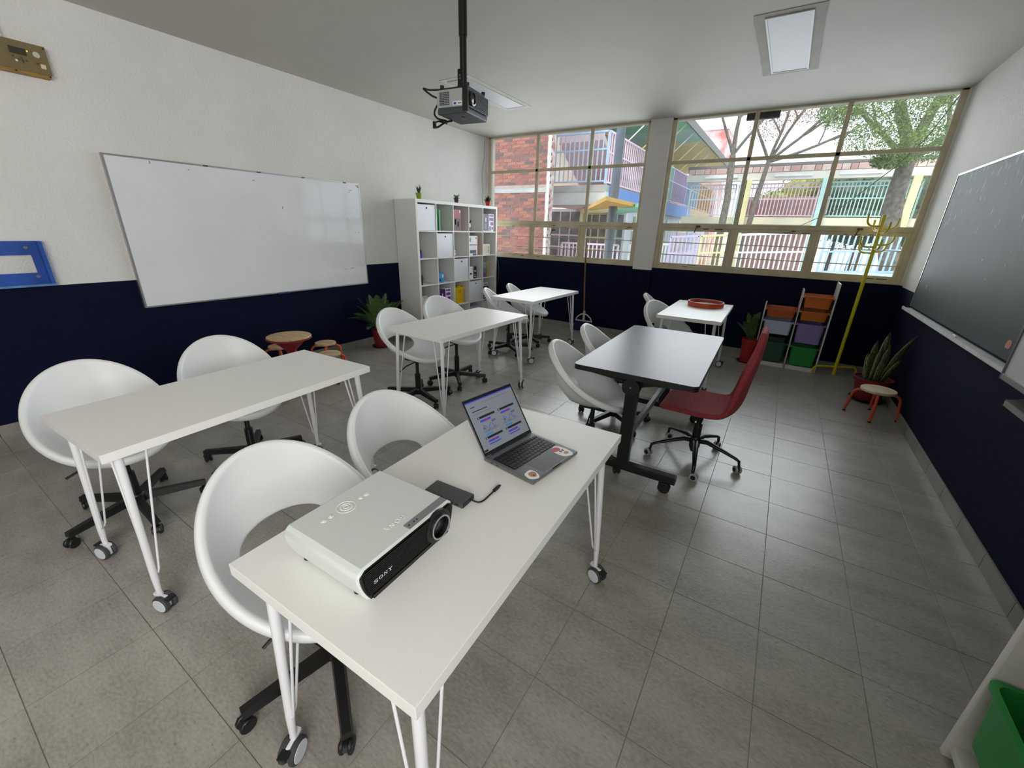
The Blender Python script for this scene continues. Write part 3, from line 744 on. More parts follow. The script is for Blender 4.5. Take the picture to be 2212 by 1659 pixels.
obj('pen_rest', MB().bx(.030, .05, 2.35, 2.47, WZ0-.006, WZ0+.006), mat('navy_pen_rest', (40, 56, 110), .5), wbd)

bb = thing('blue_wooden_tray', 'bright blue painted wooden wall box with open white middle', 'wall box', (.0005, 0, 0))
BLUEP = mat('bright_blue_paint', (28, 78, 168), .45, var=.15, vscale=6, bump=.1, bscale=40)
BLUEL = mat('worn_blue_edge', (84, 132, 186), .55, var=.2, vscale=12)
BY0, BY1, BZ0, BZ1 = .12, .765, 1.028, 1.328
obj('back_board', MB().bx(0, .012, BY0, BY1, 1.235, BZ1).bx(0, .012, BY0, BY1, BZ0, 1.115).bx(0, .012, BY1-.06, BY1, 1.115, 1.235), BLUEP, bb)
obj('side_board', MB().bx(.012, .075, BY1-.020, BY1, BZ0+.012, BZ1), BLUEP, bb)
obj('bottom_board', MB().bx(.012, .085, BY0, BY1, BZ0, BZ0+.014), BLUEL, bb)
obj('side_board', MB().bx(.012, .075, BY0, BY0+.020, BZ0+.012, BZ1), BLUEP, bb)
for y, z in ((.69, 1.285), (.70, 1.09)): obj('washer', MB().lathe([(.0025, 0), (.010, 0), (.010, .003), (.0025, .003)], 16, Matrix.Translation((.012, y, z)) @ Matrix.Rotation(R(90), 4, 'Y')), SCREW, bb)

ic = thing('wall_sound_unit', 'brassy wooden control box with screen and dial high on the white wall', 'control box', (.0005, 0, 0))
WOODG = mat('varnished_gold_wood', (168, 132, 62), .5, var=1, rgb2=(140, 104, 44), vscale=20, stretch=(1, 1, 6))
BRASS = mat('smoky_acrylic_face', (126, 112, 78), .25, var=.08, vscale=8, coat=.5)
IY0, IY1, IZ0, IZ1 = .60, 1.095, 2.352, 2.528
obj('case', MB().bx(0, .062, IY0, IY1-.008, IZ0, IZ1-.004), WOODG, ic)
fc = obj('face_plate', MB().bx(.062, .070, IY0, IY1, IZ0+.016, IZ1), BRASS, ic)
fx = .070
obj('display', MB().bx(fx, fx+.002, .925, 1.000, 2.452, 2.490), mat('grey_display', (66, 62, 50), .2), fc)
def dsc(name, y, z, r, m, h=.003): return obj(name, MB().lathe([(0, 0), (r, 0), (r*.95, h), (0, h)], 20, Matrix.Translation((fx, y, z)) @ Matrix.Rotation(R(90), 4, 'Y')), m, fc, 40)
dsc('dial', 1.045, 2.472, .017, mat('pale_dial', (196, 194, 180), .5))
for y, z, r in ((.935, 2.438, .006), (.972, 2.437, .0055), (.975, 2.415, .0055), (.958, 2.425, .005), (.992, 2.425, .005), (.974, 2.424, .006), (1.04, 2.424, .006)): dsc('button', y, z, r, mat('bronze_button', (84, 66, 34), .5))
dsc('button', .945, 2.416, .006, STW)
obj('white_switch', MB().bx(fx, fx+.004, 1.050, 1.074, 2.400, 2.424), mat('cream_switch', (220, 206, 164), .5), fc)
dsc('indicator', 1.006, 2.480, .0035, mat('amber_indicator', (255, 214, 120), .4, emit=1.0))
for y, z in ((1.086, 2.516), (.80, 2.516), (1.084, 2.362), (.93, 2.360)): obj('screw', MB().lathe([(0, 0), (.005, 0), (.004, .002), (0, .002)], 10, Matrix.Translation((fx if z > 2.4 else .062, y, z)) @ Matrix.Rotation(R(90), 4, 'Y')), DARK, ic)
obj('cord', MB().tube([(.03, .925, IZ1-.005), (.012, .928, IZ1+.08), (.006, .925, RH-.002)], .003, 6), mat('clear_grey_cord', (188, 186, 182), .5), ic)

# ------------------------------------------------------------------ right wall: chalkboard and interactive board
cb = thing('chalkboard', 'worn dark green chalkboard with white ledge on the white and navy wall', 'chalkboard', (RW-.0005, 0, 0))
def chalk_mat():
    m = mat('green_slate', (44, 62, 60), .6, var=.18, vscale=2.5); nt = m.node_tree; N = nt.nodes; L = nt.links; p = N['Principled BSDF']
    src = p.inputs['Base Color'].links[0].from_socket
    tc = N.new('ShaderNodeTexCoord'); mp = N.new('ShaderNodeMapping'); mp.inputs['Scale'].default_value = (1, 9, 4); mp.inputs['Rotation'].default_value = (.35, 0, 0); L.new(tc.outputs['Object'], mp.inputs[0])
    n = N.new('ShaderNodeTexNoise'); n.inputs['Scale'].default_value = 2.2; n.inputs['Detail'].default_value = 4; L.new(mp.outputs[0], n.inputs[0])
    g = N.new('ShaderNodeSeparateXYZ'); L.new(tc.outputs['Object'], g.inputs[0])
    r = N.new('ShaderNodeMapRange'); r.inputs[1].default_value = 1.2; r.inputs[2].default_value = 2.05; r.inputs[3].default_value = .73; r.inputs[4].default_value = .60; L.new(g.outputs['Z'], r.inputs[0])
    gt = N.new('ShaderNodeMath'); gt.operation = 'GREATER_THAN'; L.new(n.outputs['Fac'], gt.inputs[0]); L.new(r.outputs[0], gt.inputs[1])
    sc = N.new('ShaderNodeMath'); sc.operation = 'MULTIPLY'; sc.inputs[1].default_value = .55; L.new(gt.outputs[0], sc.inputs[0])
    mx = N.new('ShaderNodeMixRGB'); mx.inputs[2].default_value = lin((176, 184, 180))+(1,); L.new(sc.outputs[0], mx.inputs[0]); L.new(src, mx.inputs[1]); L.new(mx.outputs[0], p.inputs['Base Color'])
    return m
obj('slate', MB().bx(-.018, 0, 3.00, 5.440, .905, 2.035), chalk_mat(), cb)
for a in ((3.0, 5.452, 2.035, 2.050), (5.440, 5.452, .905, 2.035)): obj('frame_rail', MB().bx(-.022, 0, *a), ALU, cb)
obj('chalk_ledge', MB().bx(-.070, 0, 3.06, 5.470, .868, .884, ch=.003).bx(-.070, -.060, 3.06, 5.470, .884, .895), mat('chalky_white_ledge', (214, 216, 214), .6, var=.08, vscale=8), cb)
obj('chalk_stick', MB().tube([(-.04, 3.95, .889), (-.035, 4.03, .889)], .005, 8), STW, cb)
sm = MB()
for a in range(7): sm.prism([(3.26+.012*math.cos(k*.9+a)+a*.006, .985+.022*math.sin(k*.9+a)+.006*math.sin(a*2)) for k in range(7)], -.0186-a*.0001, -.018, Matrix(((0,0,1,0),(1,0,0,0),(0,1,0,0),(0,0,0,1))))
obj('pink_sticker', sm, mat('peeling_pink_sticker', (206, 130, 116), .6), cb)

iw = thing('interactive_whiteboard', 'white interactive board with grey frame mounted over the chalkboard end', 'whiteboard', (RW-.0005, 0, 0))
GFR = mat('grey_board_frame', (140, 140, 138), .5)
obj('board', MB().bx(-.068, -.026, 1.55, 3.040, .875, 2.10), mat('white_board_surface', (214, 214, 214), .4), iw)
obj('bottom_rail', MB().bx(-.075, -.026, 1.55, 3.040, .845, .875, ch=.003), GFR, iw)
obj('side_rail', MB().bx(-.075, -.026, 3.0405, 3.052, .845, 2.13), mat('dark_board_edge', (96, 98, 102), .5), iw)
obj('top_rail', MB().bx(-.075, -.026, 1.55, 3.040, 2.10, 2.13, ch=.003), GFR, iw)
pt = thing('pen_tray', 'silver pen tray shelf on the navy wall below the interactive board', 'tray', (RW-.0005, 0, 0))
obj('shelf', MB().prism([(-.095, 2.82), (-.085, 2.86), (-.05, 2.88), (0, 2.93), (0, 2.0), (-.095, 2.0)], .772, .786), ALU, pt)
obj('front_lip', MB().bx(-.100, -.094, 2.0, 2.825, .764, .790), GFR, pt)

# ------------------------------------------------------------------ cube bookcase
SX0, SX1, SY0, SY1, SH = .012, .39, 4.067, 5.887, 1.82
bc = thing('cube_bookcase', 'white five by five cube bookcase against the left wall', 'bookcase', (0, 0, 0))
obj('side_panel', MB().bx(SX0, SX1, SY0, SY0+.038, 0, SH-.038, ch=.001), SHELFW, bc)
obj('side_panel', MB().bx(SX0, SX1, SY1-.038, SY1, 0, SH-.038, ch=.001), SHELFW, bc)
obj('top_panel', MB().bx(SX0, SX1, SY0, SY1, SH-.038, SH, ch=.001), SHELFW, bc)
obj('bottom_panel', MB().bx(SX0, SX1, SY0+.038, SY1-.038, 0, .038, ch=.001), SHELFW, bc)
PIT = (SY1-SY0-.076-.015*4)/5; PZ = (SH-.076-.015*4)/5
for k in range(1, 5):
    y = SY0+.038+k*PIT+(k-1)*.015; obj('divider', MB().bx(SX0, SX1-.002, y, y+.015, .038, SH-.038), SHELFW, bc)
    for c in range(5):
        z = .038+k*PZ+(k-1)*.015; y0 = SY0+.038+c*(PIT+.015); obj('shelf', MB().bx(SX0, SX1-.002, y0, y0+PIT, z, z+.015), SHELFW, bc)
def cell(row, col):      # row 0 = top; returns y0, y1, z floor
    y0 = SY0+.038+col*(PIT+.015); z0 = .038+(4-row)*(PZ+.015); return y0, y0+PIT, z0
BIN = mat('glossy_white_bin', (232, 234, 240), .25)
for k, wh in enumerate(('in the top row', 'in the second row', 'in the middle row', 'beside the yellow tub', 'in the bottom row')):
    y0, y1, z0 = cell(k, k)
    b = thing('storage_bin', 'glossy white storage bin with dark finger hole %s of the bookcase' % wh, 'storage bin', (.2, (y0+y1)/2, z0+.0005), 0, 'white bins in the bookcase')
    obj('body', MB().box((.0, 0, .1585), (.36, PIT-.014, .315), ch=.003), BIN, b)
    obj('finger_hole', MB().lathe([(0, 0), (.011, 0), (.011, .002), (0, .002)], 18, Matrix.Translation((.1800, 0, .275)) @ Matrix.Rotation(R(90), 4, 'Y') @ Matrix.Scale(1.2, 4, (1, 0, 0))), DARK, b)
def pbox(name, lab, cat, row, col, dy, w, d, h, m, x=.375, prints=(), group=None, rz=0):
    """a carton standing in a cell: front at x, prints = (name, mat, y0,y1,z0,z1) on its front face"""
    y0, y1, z0 = cell(row, col)
    b = thing(name, lab, cat, (x-d/2, y0+dy+w/2, z0+.0005), rz, group)
    obj('carton', MB().box((0, 0, h/2), (d, w, h), ch=.0015), m, b)
    for nm, pm, a0, a1, c0, c1 in prints: obj(nm, MB().bx(d/2, d/2+.0006, -w/2+a0*w, -w/2+a1*w, c0*h, c1*h), pm, b)
    return b
PUR = mat('deep_purple_card', (70, 28, 96), .4); PUR2 = mat('violet_print', (122, 62, 158), .4); WPR = mat('white_card', (234, 234, 236), .45); GRNP = mat('green_grey_print', (120, 150, 138), .5)
REDP = mat('red_game_card', (156, 30, 34), .4, var=.2, vscale=20); BRNP = mat('brown_print', (78, 50, 40), .5, var=.3, vscale=30); BLKP = mat('black_card', (22, 22, 24), .4); BLUP = mat('blue_print', (56, 66, 150), .4)
SKYB = mat('sky_blue_card', (66, 156, 206), .4); GRN = mat('green_folder', (36, 140, 66), .4); OLIV = mat('olive_yellow_card', (176, 154, 74), .5); MULT = mat('mixed_print', (150, 90, 120), .5, var=1, rgb2=(90, 130, 110), vscale=30)
def purples(row, col, where, dy, k):
    pbox('game_box', 'dark purple box with pale figure print %s' % where, 'box', row, col, dy, .105*k, .24, .255, PUR, prints=(('figure_print', GRNP, .3, .66, .12, .45), ('head_print', WPR, .42, .58, .55, .78), ('base_stripe', WPR, 0, 1, .0, .04)))
    pbox('game_box', 'white box with violet panels %s' % where, 'box', row, col, dy+.105*k+.006, .10*k, .24, .26, WPR, prints=(('violet_panel', PUR2, .1, .9, .62, .78), ('violet_panel', PUR2, .1, .9, .86, .96), ('violet_panel', PUR2, .35, .9, .36, .54), ('violet_panel', PUR2, .1, .45, .06, .30), ('violet_panel', PUR2, .55, .9, .12, .26)))
purples(0, 4, 'at the far end of the top shelf', .01, 1.38); purples(3, 1, 'on the shelf beside the yellow tub', .02, 1.15)
pbox('folder', 'thin green folder leaning in the top row of the bookcase', 'folder', 0, 1, .015, .02, .24, .27, GRN)
pbox('folder', 'slim green binder box standing in the top row of the bookcase', 'folder', 0, 1, .042, .03, .20, .265, GRN, x=.385)
pbox('game_box', 'red game box with brown figures print in the top row', 'box', 0, 2, .005, .165, .06, .285, REDP, prints=(('figures_print', BRNP, .05, .9, .05, .6), ('figures_print', WPR, .2, .35, .3, .55), ('figures_print', WPR, .55, .68, .2, .45), ('badge', WPR, .8, .95, .86, .97)))
pbox('robot_kit_box', 'white kit box with dark vehicle print and orange side', 'box', 1, 3, .005, .205, .10, .285, WPR, prints=(('vehicle_print', BLKP, .12, .85, .12, .28), ('vehicle_print', BLUP, .45, .9, .0, .1), ('title_bar', BLUP, .05, .95, .52, .57), ('leaf_print', GRNP, .02, .25, .7, .92), ('corner_mark', BLKP, .8, .95, .84, .93)))
pbox('kit_lid', 'orange card lid behind the white kit box', 'box', 1, 3, .212, .012, .10, .28, mat('orange_card', (196, 110, 70), .5))
pbox('toy_box', 'small sky blue box with white lettering shapes', 'box', 2, 1, .012, .115, .09, .135, SKYB, prints=(('white_shape', WPR, .6, .85, .55, .85), ('dark_shape', BLUP, .1, .4, .15, .45)))
pbox('white_carton', 'slim white carton beside the black carton on the middle shelf', 'box', 2, 3, .005, .105, .12, .185, WPR, prints=(('dark_mark', BLKP, .2, .6, .35, .5), ('grey_mark', LABEL, .5, .9, .8, .85)))
pbox('black_carton', 'slim black carton with white marks on the middle shelf', 'box', 2, 3, .115, .075, .12, .185, BLKP, prints=(('white_mark', WPR, .3, .7, .55, .7), ('white_mark', WPR, .3, .7, .3, .36), ('white_mark', WPR, .3, .7, .1, .22)))
pbox('picture_book', 'tall book with mottled colourful cover on the middle shelf', 'book', 2, 4, .005, .115, .18, .245, MULT, prints=(('cover_patch', PUR2, .1, .7, .05, .3), ('cover_patch', GRNP, .1, .9, .6, .95)))
pbox('picture_book', 'olive yellow book beside the colourful one', 'book', 2, 4, .123, .045, .18, .245, OLIV)
pbox('puzzle_box', 'box with dark brown food picture on the bottom shelf', 'box', 4, 3, .01, .24, .10, .27, mat('pale_lilac_card', (186, 182, 200), .5), prints=(('picture', BRNP, .02, .75, .3, .75), ('picture_stripe', STT, .05, .7, .45, .52), ('picture_top', OLIV, .25, .45, .75, .9)))
for k, (m, h, lab) in enumerate(((BRNP, .06, 'lowest brown'), (SKYB, .05, 'blue'), (REDP, .05, 'red'), (BRNP, .05, 'dark'), (WPR, .05, 'topmost white'))):
    y0, y1, z0 = cell(3, 4); z = sum((.06, .05, .05, .05, .05)[:k])
    b = thing('game_carton', '%s carton in the stack beside the white bin' % lab, 'box', (.27, y0+.09, z0+.0005+z)); obj('carton', MB().box((0, 0, h/2), (.2, .165-.006*k, h-.002), ch=.002), m, b)
    obj('side_stripe', MB().bx(.1, .1006, -.05, .05, h*.35, h*.65), [WPR, STT, BLKP, STT, BRNP][k], b)
def pframe(lab, row, col, dy, w, h, fm, pm):
    y0, y1, z0 = cell(row, col); b = thing('framed_print', lab, 'picture frame', (.33, y0+dy+w/2, z0+.0005))
    t = .022
    for a in ((-w/2, w/2, 0, t), (-w/2, w/2, h-t, h), (-w/2, -w/2+t, t, h-t), (w/2-t, w/2, t, h-t)): obj('frame_side', MB().bx(-.01, .012, *a), fm, b)
    obj('picture', MB().bx(-.004, .004, -w/2+t, w/2-t, t, h-t), pm, b)
    obj('stand', MB().prism([(-.08, 0), (-.01, .0), (-.01, h*.7)], -.02, .02, Matrix(((1,0,0,0),(0,0,1,0),(0,1,0,0),(0,0,0,1)))), fm, b)
pframe('small cream picture frame with speckled card in the second row', 1, 4, .005, .235, .16, mat('cream_frame', (234, 228, 206), .5), mat('speckled_card', (222, 214, 190), .6, var=.35, vscale=90))
pframe('silver grey picture frame on the shelf near the bookcase end', 3, 0, .012, .15, .20, mat('silver_frame', (186, 188, 190), .4), mat('sketch_card', (196, 198, 196), .5, var=.3, vscale=30))
# yellow stud-topped tub
y0, y1, z0 = cell(3, 2); YTUB = mat('yellow_tub_plastic', (226, 184, 20), .4)
yt = thing('toy_tub', 'yellow brick shaped toy tub with round studs on its lid', 'tub', (.24, y0+.135, z0+.0005))
obj('body', MB().prism(rrect(.22, .235, .02), .0, .20), YTUB, yt, 40)
lid = obj('lid', MB().prism(rrect(.232, .250, .022), .2005, .245), YTUB, yt, 40)
obj('latch', MB().lathe([(0, -.003), (.03, -.003), (.03, .003), (0, .003)], 20, Matrix.Translation((.118, .05, .2)) @ Matrix.Rotation(R(90), 4, 'Y')), YTUB, yt, 40)
for a in (-.048, .048):
    for b in (-.058, .058): obj('stud', MB().lathe([(.032, .245), (.032, .262), (.029, .265), (0, .265)], 20, Matrix.Translation((a, b, 0))), YTUB, lid, 40)
jar = thing('small_jar', 'little white and orange jar in the second row', 'jar', (.345, cell(1, 2)[0]+.035, cell(1, 2)[2]+.0005))
obj('glass', MB().lathe([(0, 0), (.024, 0), (.026, .01), (.026, .06), (.02, .07), (0, .07)], 18), mat('amber_jar', (200, 150, 96), .3), jar, 40)
obj('label_band', MB().lathe([(.0262, .018), (.0268, .018), (.0268, .05), (.0262, .05), (.0262, .018)], 18), STW, jar)
obj('lid', MB().lathe([(.022, .070), (.022, .088), (0, .088)], 18), STW, jar, 40)
fig = thing('black_figurine', 'small black and white figurine in the top row', 'figurine', (.345, cell(0, 3)[0]+.055, cell(0, 3)[2]+.0005))
obj('base', MB().lathe([(0, 0), (.028, 0), (.02, .02), (.012, .05), (0, .06)], 14), BLKP, fig, 60)
obj('torso', MB().lathe([(0, .05), (.020, .06), (.022, .09), (.012, .115), (0, .12)], 14), STW, fig, 60)
for a in range(7): an = a*.9; obj('spike', MB().tube([(0, 0, .105), (.02*math.cos(an), .03*math.sin(an), .135), (.03*math.cos(an), .045*math.sin(an), .125+.02*(a % 3))], [.009, .007, .003], 6), BLKP, fig, 60)

# ------------------------------------------------------------------ plants
def leafmat(name, a, b, sc=12): return mat(name, a, .5, var=1, rgb2=b, vscale=sc)
LG = leafmat('fern_green', (92, 122, 62), (56, 86, 42)); SG = leafmat('succulent_green', (74, 104, 56), (46, 72, 36)); PG = leafmat('pale_succulent', (138, 156, 110), (104, 128, 84))
def pot(parent, r0, r1, h, m, soil=True, rim=.006):
    p = obj('pot', MB().lathe([(0, 0), (r0, 0), (r1, h*.86), (r1+rim, h*.86), (r1+rim, h), (r1-.002, h), (r1-.006, h*.9), (0, h*.88)], 28), m, parent, 40)
    if soil: obj('soil', MB().lathe([(0, h*.885), (r1-.0065, h*.905), (r1-.008, h*.93), (0, h*.94)], 20), SOIL, parent, 60)
def blade(mb, p, d, L, w, up, n=5):
    """curved tapering leaf strip"""
    p = Vector(p); d = Vector(d).normalized(); sd = d.cross(Vector((0, 0, 1))); sd = sd.normalized() if sd.length > .01 else Vector((1, 0, 0))
    vs = []; q = p.copy()
    for i in range(n+1):
        t = i/n; ww = w*math.sin(math.pi*min(1, .18+.82*t*.98))*(1 if t < .98 else .2)
        vs += [q+sd*ww/2, q-sd*ww/2]; dd = (d+Vector((0, 0, up*t))).normalized(); q = q+dd*(L/n)
    mb.add(vs, [(2*i, 2*i+1, 2*i+3, 2*i+2) for i in range(n)])
def small_plant(name, lab, loc, r0, r1, h, pm, kind):
    t = thing(name, lab, 'potted plant', loc); pot(t, r0, r1, h, pm)
    n = {'spiky': 14, 'paddle': 6, 'bushy': 42, 'tiny': 8}[kind]
    for k in range(n):
        an = k*2.4; mb = MB()
        if kind == 'spiky': blade(mb, (.01*math.cos(an), .01*math.sin(an), h*.9), (.35*math.cos(an), .35*math.sin(an), 1), random.uniform(.07, .13), .014, 0)
        elif kind == 'paddle': blade(mb, (.015*math.cos(an), .015*math.sin(an), h*.9), (.6*math.cos(an), .6*math.sin(an), 1), random.uniform(.05, .075), .034, -.2)
        elif kind == 'bushy':
            rr = random.uniform(.0, 1); blade(mb, (.03*rr*math.cos(an), .03*rr*math.sin(an), h*.9+.03*(1-rr)), (rr*1.3*math.cos(an), rr*1.3*math.sin(an), .9), random.uniform(.05, .08), .022, -.3)
        else: blade(mb, (.006*math.cos(an), .006*math.sin(an), h*.9), (.45*math.cos(an), .45*math.sin(an), 1), random.uniform(.04, .075), .010, 0)
        o = obj('leaf', mb, {'spiky': SG, 'paddle': PG, 'bushy': leafmat('bushy_dark_green', (60, 78, 44), (34, 50, 26)), 'tiny': SG}[kind], t)
small_plant('potted_succulent', 'spiky aloe in a lime green pot on top of the bookcase', (.30, at(905, 420, X=.30).y, SH+.0005), .028, .040, .075, mat('lime_green_pot', (140, 160, 40), .4), 'spiky')
small_plant('potted_succulent', 'pale paddle leaved succulent in a plum pot on the bookcase top', (.30, at(986, 428, X=.30).y, SH+.0005), .026, .036, .068, mat('plum_pot', (74, 34, 62), .4), 'paddle')
small_plant('potted_succulent', 'bushy green plant in a red pot on the bookcase top', (.30, at(1054, 436, X=.30).y, SH+.0005), .028, .040, .070, mat('scarlet_pot', (190, 44, 34), .4), 'bushy')
small_plant('potted_succulent', 'tiny plant in a violet pot inside the bookcase', (.345, cell(1, 0)[0]+.055, cell(1, 0)[2]+.0005), .020, .030, .070, mat('violet_pot', (112, 72, 164), .4), 'tiny')
small_plant('potted_succulent', 'tiny dry plant in a dark pot inside the bookcase', (.345, cell(2, 0)[0]+.05, cell(2, 0)[2]+.0005), .018, .024, .095, mat('dark_pot', (52, 50, 46), .5), 'tiny')

def fern(name, lab, loc, scale, nf, seed, pr0, pr1, ph, pm, zl=1.0, lo=(-9, -9), hi=(9, 9)):
    rnd = random.Random(seed); t = thing(name, lab, 'potted plant', loc); pot(t, pr0, pr1, ph, pm, rim=.008)
    obj('saucer', MB().lathe([(0, 0), (pr1+.01, 0), (pr1+.02, .018), (pr1+.016, .018), (pr1+.008, .005), (0, .004)], 28), mat('dark_saucer', (70, 22, 26), .5), t, 40)
    for k in range(nf):
        an = k*2.39996+rnd.uniform(-.2, .2); lean = rnd.uniform(.12, 1.0) if k > 5 else rnd.uniform(.0, .3)
        L = scale*rnd.uniform(.75, 1.1); p = Vector((.02*math.cos(an), .02*math.sin(an), ph*.93)); d = Vector((lean*math.cos(an), lean*math.sin(an), 1*zl)).normalized()
        mb = MB(); pts = [p.copy()]; n = 17
        for i in range(n):
            d = (d+Vector((0, 0, -.038-.036*lean))).normalized(); pts.append(pts[-1]+d*L/n)
        mb.tube(pts, [.004*(1-.8*i/n) for i in range(n+1)], 4, cap=False)
        for i in range(3, n+1):
            for sub in (0, .5):
                if i == n and sub: continue
                q = pts[i] if not sub else pts[i].lerp(pts[i+1], .5); tt = (pts[min(n, i+1)]-pts[i-1]).normalized(); sd = tt.cross(Vector((0, 0, 1)))
                sd = sd.normalized() if sd.length > .05 else Vector((-math.sin(an), math.cos(an), 0)); nn = sd.cross(tt)
                f = (i+sub)/n; ll = L*.22*(math.sin(math.pi*(.12+.86*f)))**.7
                for sg in (-1, 1):
                    tip = q+(sd*sg*.85+tt*.62+nn*.12)*ll; mid = q.lerp(tip, .45); w = tt*.0062+nn*.001
                    mb.add([q-w*.4, q+w*.4, mid+w, tip, mid-w], [(0, 1, 2, 4), (4, 2, 3)])
        mb.v = [(min(max(a, lo[0]), hi[0]), min(max(b, lo[1]), hi[1]), c) for a, b, c in mb.v]
        obj('frond', mb, LG, t)
    return t
fern('potted_fern', 'leafy green fern palm in a dark red pot beside the bookcase', (.215, 3.49, 0), .46, 34, 3, .075, .098, .235, TERRA, lo=(-.19, -9))
obj('price_tag', MB().bx(.096, .0975, -.02, .005, .185, .21), STW, [o for o in COL.objects if o.name == 'potted_fern'][0])
fq = at(1618, 770, Y=5.80); UXF = 4.355
fern('potted_fern', 'small fern in a bright red pot beside the colourful drawer unit', (fq.x-.03, 5.80, 0), .34, 18, 9, .066, .086, .30, mat('bright_red_pot', (168, 26, 30), .4), hi=(UXF-fq.x+.03, .27))

def snake_mat():
    m = bpy.data.materials.new('variegated_snake_leaf'); m.use_nodes = True; nt = m.node_tree; N = nt.nodes; L = nt.links; p = N['Principled BSDF']; p.inputs['Roughness'].default_value = .4
    uv = N.new('ShaderNodeUVMap'); sp = N.new('ShaderNodeSeparateXYZ'); L.new(uv.outputs[0], sp.inputs[0])
    a = N.new('ShaderNodeMath'); a.operation = 'SUBTRACT'; a.inputs[1].default_value = .5; L.new(sp.outputs['X'], a.inputs[0])
    b = N.new('ShaderNodeMath'); b.operation = 'ABSOLUTE'; L.new(a.outputs[0], b.inputs[0])
    cr = N.new('ShaderNodeValToRGB'); e = cr.color_ramp.elements; e[0].position = .34; e[0].color = (0, 0, 0, 1); e[1].position = .40; e[1].color = (1, 1, 1, 1); L.new(b.outputs[0], cr.inputs[0])
    nz = N.new('ShaderNodeTexNoise'); mp = N.new('ShaderNodeMapping'); mp.inputs['Scale'].default_value = (2, 26, 1); L.new(uv.outputs[0], mp.inputs[0]); L.new(mp.outputs[0], nz.inputs[0]); nz.inputs['Scale'].default_value = 1.4
    c2 = N.new('ShaderNodeValToRGB'); e = c2.color_ramp.elements; e[0].position = .42; e[0].color = lin((34, 50, 34))+(1,); e[1].position = .6; e[1].color = lin((96, 112, 76))+(1,); L.new(nz.outputs['Fac'], c2.inputs[0])
    mx = N.new('ShaderNodeMixRGB'); mx.inputs[2].default_value = lin((170, 170, 96))+(1,); L.new(cr.outputs[0], mx.inputs[0]); L.new(c2.outputs[0], mx.inputs[1]); L.new(mx.outputs[0], p.inputs['Base Color'])
    return m
SNK = snake_mat()
sp = thing('snake_plant', 'snake plant with yellow edged upright leaves in a wide dark red pot', 'potted plant', (5.435, 5.08, 0))
obj('pot', MB().lathe([(0, .02), (.105, .02), (.14, .20), (.152, .20), (.155, .235), (.145, .235), (.14, .21), (0, .205)], 32), TERRA, sp, 40)
obj('soil', MB().lathe([(0, .207), (.139, .211), (.138, .220), (0, .222)], 24), SOIL, sp, 60)
obj('saucer', MB().lathe([(0, 0), (.125, 0), (.145, .028), (.138, .028), (.12, .008), (0, .006)], 32), mat('black_saucer', (28, 26, 26), .5), sp, 40)
rnd = random.Random(11)
for k, (ax, ay, lx, ly, L, w) in enumerate(((-.06, -.03, -.16, .0, .24, .045), (-.045, .03, -.06, .1, .32, .05), (-.02, -.05, -.02, -.05, .30, .05), (.0, .0, .03, .05, .40, .062), (.02, -.03, .06, -.1, .30, .05), (.04, .02, .42, -.75, .46, .045), (.05, -.02, .30, -.50, .34, .05), (.06, -.05, .42, -.55, .24, .045), (.03, .05, .1, .1, .30, .05), (-.07, .0, -.22, -.05, .22, .035), (.0, -.07, .05, -.1, .2, .045))):
    L *= 1.2; n = 8; base = Vector((ax, ay, .21)); d = Vector((lx*.55, ly*.55, 1)).normalized()
    fw = rnd.uniform(-.5, .5); sd = Vector((math.cos(fw), math.sin(fw)*.6, 0)); sd = (sd-d*sd.dot(d)).normalized(); nn = d.cross(sd)
    vs = []; uvs = []
    for i in range(n+1):
        t = i/n; ww = w*(.62+.38*math.sin(min(1, t*1.5)*math.pi/2))*(1-max(0, (t-.6)/.4)**2.2)+.001; q = base+d*L*t+nn*.01*math.sin(t*4+k)
        for j, c in enumerate((-1, 0, 1)): vs.append(q+sd*c*ww/2+nn*(0 if c == 0 else .012*ww/w)); uvs.append(((c+1)/2, t*L/.35))
    fs = [(3*i+j, 3*i+j+1, 3*i+j+4, 3*i+j+3) for i in range(n) for j in (0, 1)]
    me = bpy.data.meshes.new('leaf'); me.from_pydata([tuple(q) for q in vs], [], fs); ul = me.uv_layers.new()
    for lp_ in me.loops: ul.data[lp_.index].uv = uvs[lp_.vertex_index]
    me.polygons.foreach_set('use_smooth', [True]*len(me.polygons))
    o = link('leaf', me, sp, SNK); md = o.modifiers.new('t', 'SOLIDIFY'); md.thickness = .004

# ------------------------------------------------------------------ low stools and kids table
def stool(lab, x, y, rz, r, h, group, rl, wood=PINE):
    t = thing('low_stool', lab, 'stool', (x, y, 0), rz, group)
    obj('seat', MB().lathe([(0, h-.022), (r-.003, h-.022), (r, h-.018), (r, h-.004), (r-.003, h), (0, h)], 32), wood, t, 40)
    for k in range(4):
        an = k*math.pi/2+R(45); d = Vector((math.cos(an), math.sin(an), 0)); z = Vector((0, 0, 1)); zt = h-.034
        pts = [d*(r*.25)+z*zt, d*(rl*.62)+z*zt] + [d*(rl*.62)+z*(zt-.05)+(d*math.sin(a)*.05*1.0+z*math.cos(a)*.05) for a in (.4, .8, 1.2, 1.5)] + [d*rl+z*.012]
        lg = obj('leg', MB().tube(pts, .0115, 10), ORNG, t, 60)
        obj('foot_tip', MB().tube([d*rl+z*.0, d*(rl-.0005)+z*.014], .0125, 10), BLK, lg, 40)
    return t
stool('low round stool with pale wood seat and orange legs beside the snake plant', 5.405, 4.60, R(38), .128, .262, 'orange legged stools', .185, PALEW)
stool('low pine stool with orange legs, tucked under the small round table', .235, 2.165, R(20), .105, .30, 'orange legged stools', .15)
stool('low pine stool with orange legs nearest the navy wall beside the round table', .48, 2.53, R(10), .105, .30, 'orange legged stools', .15)
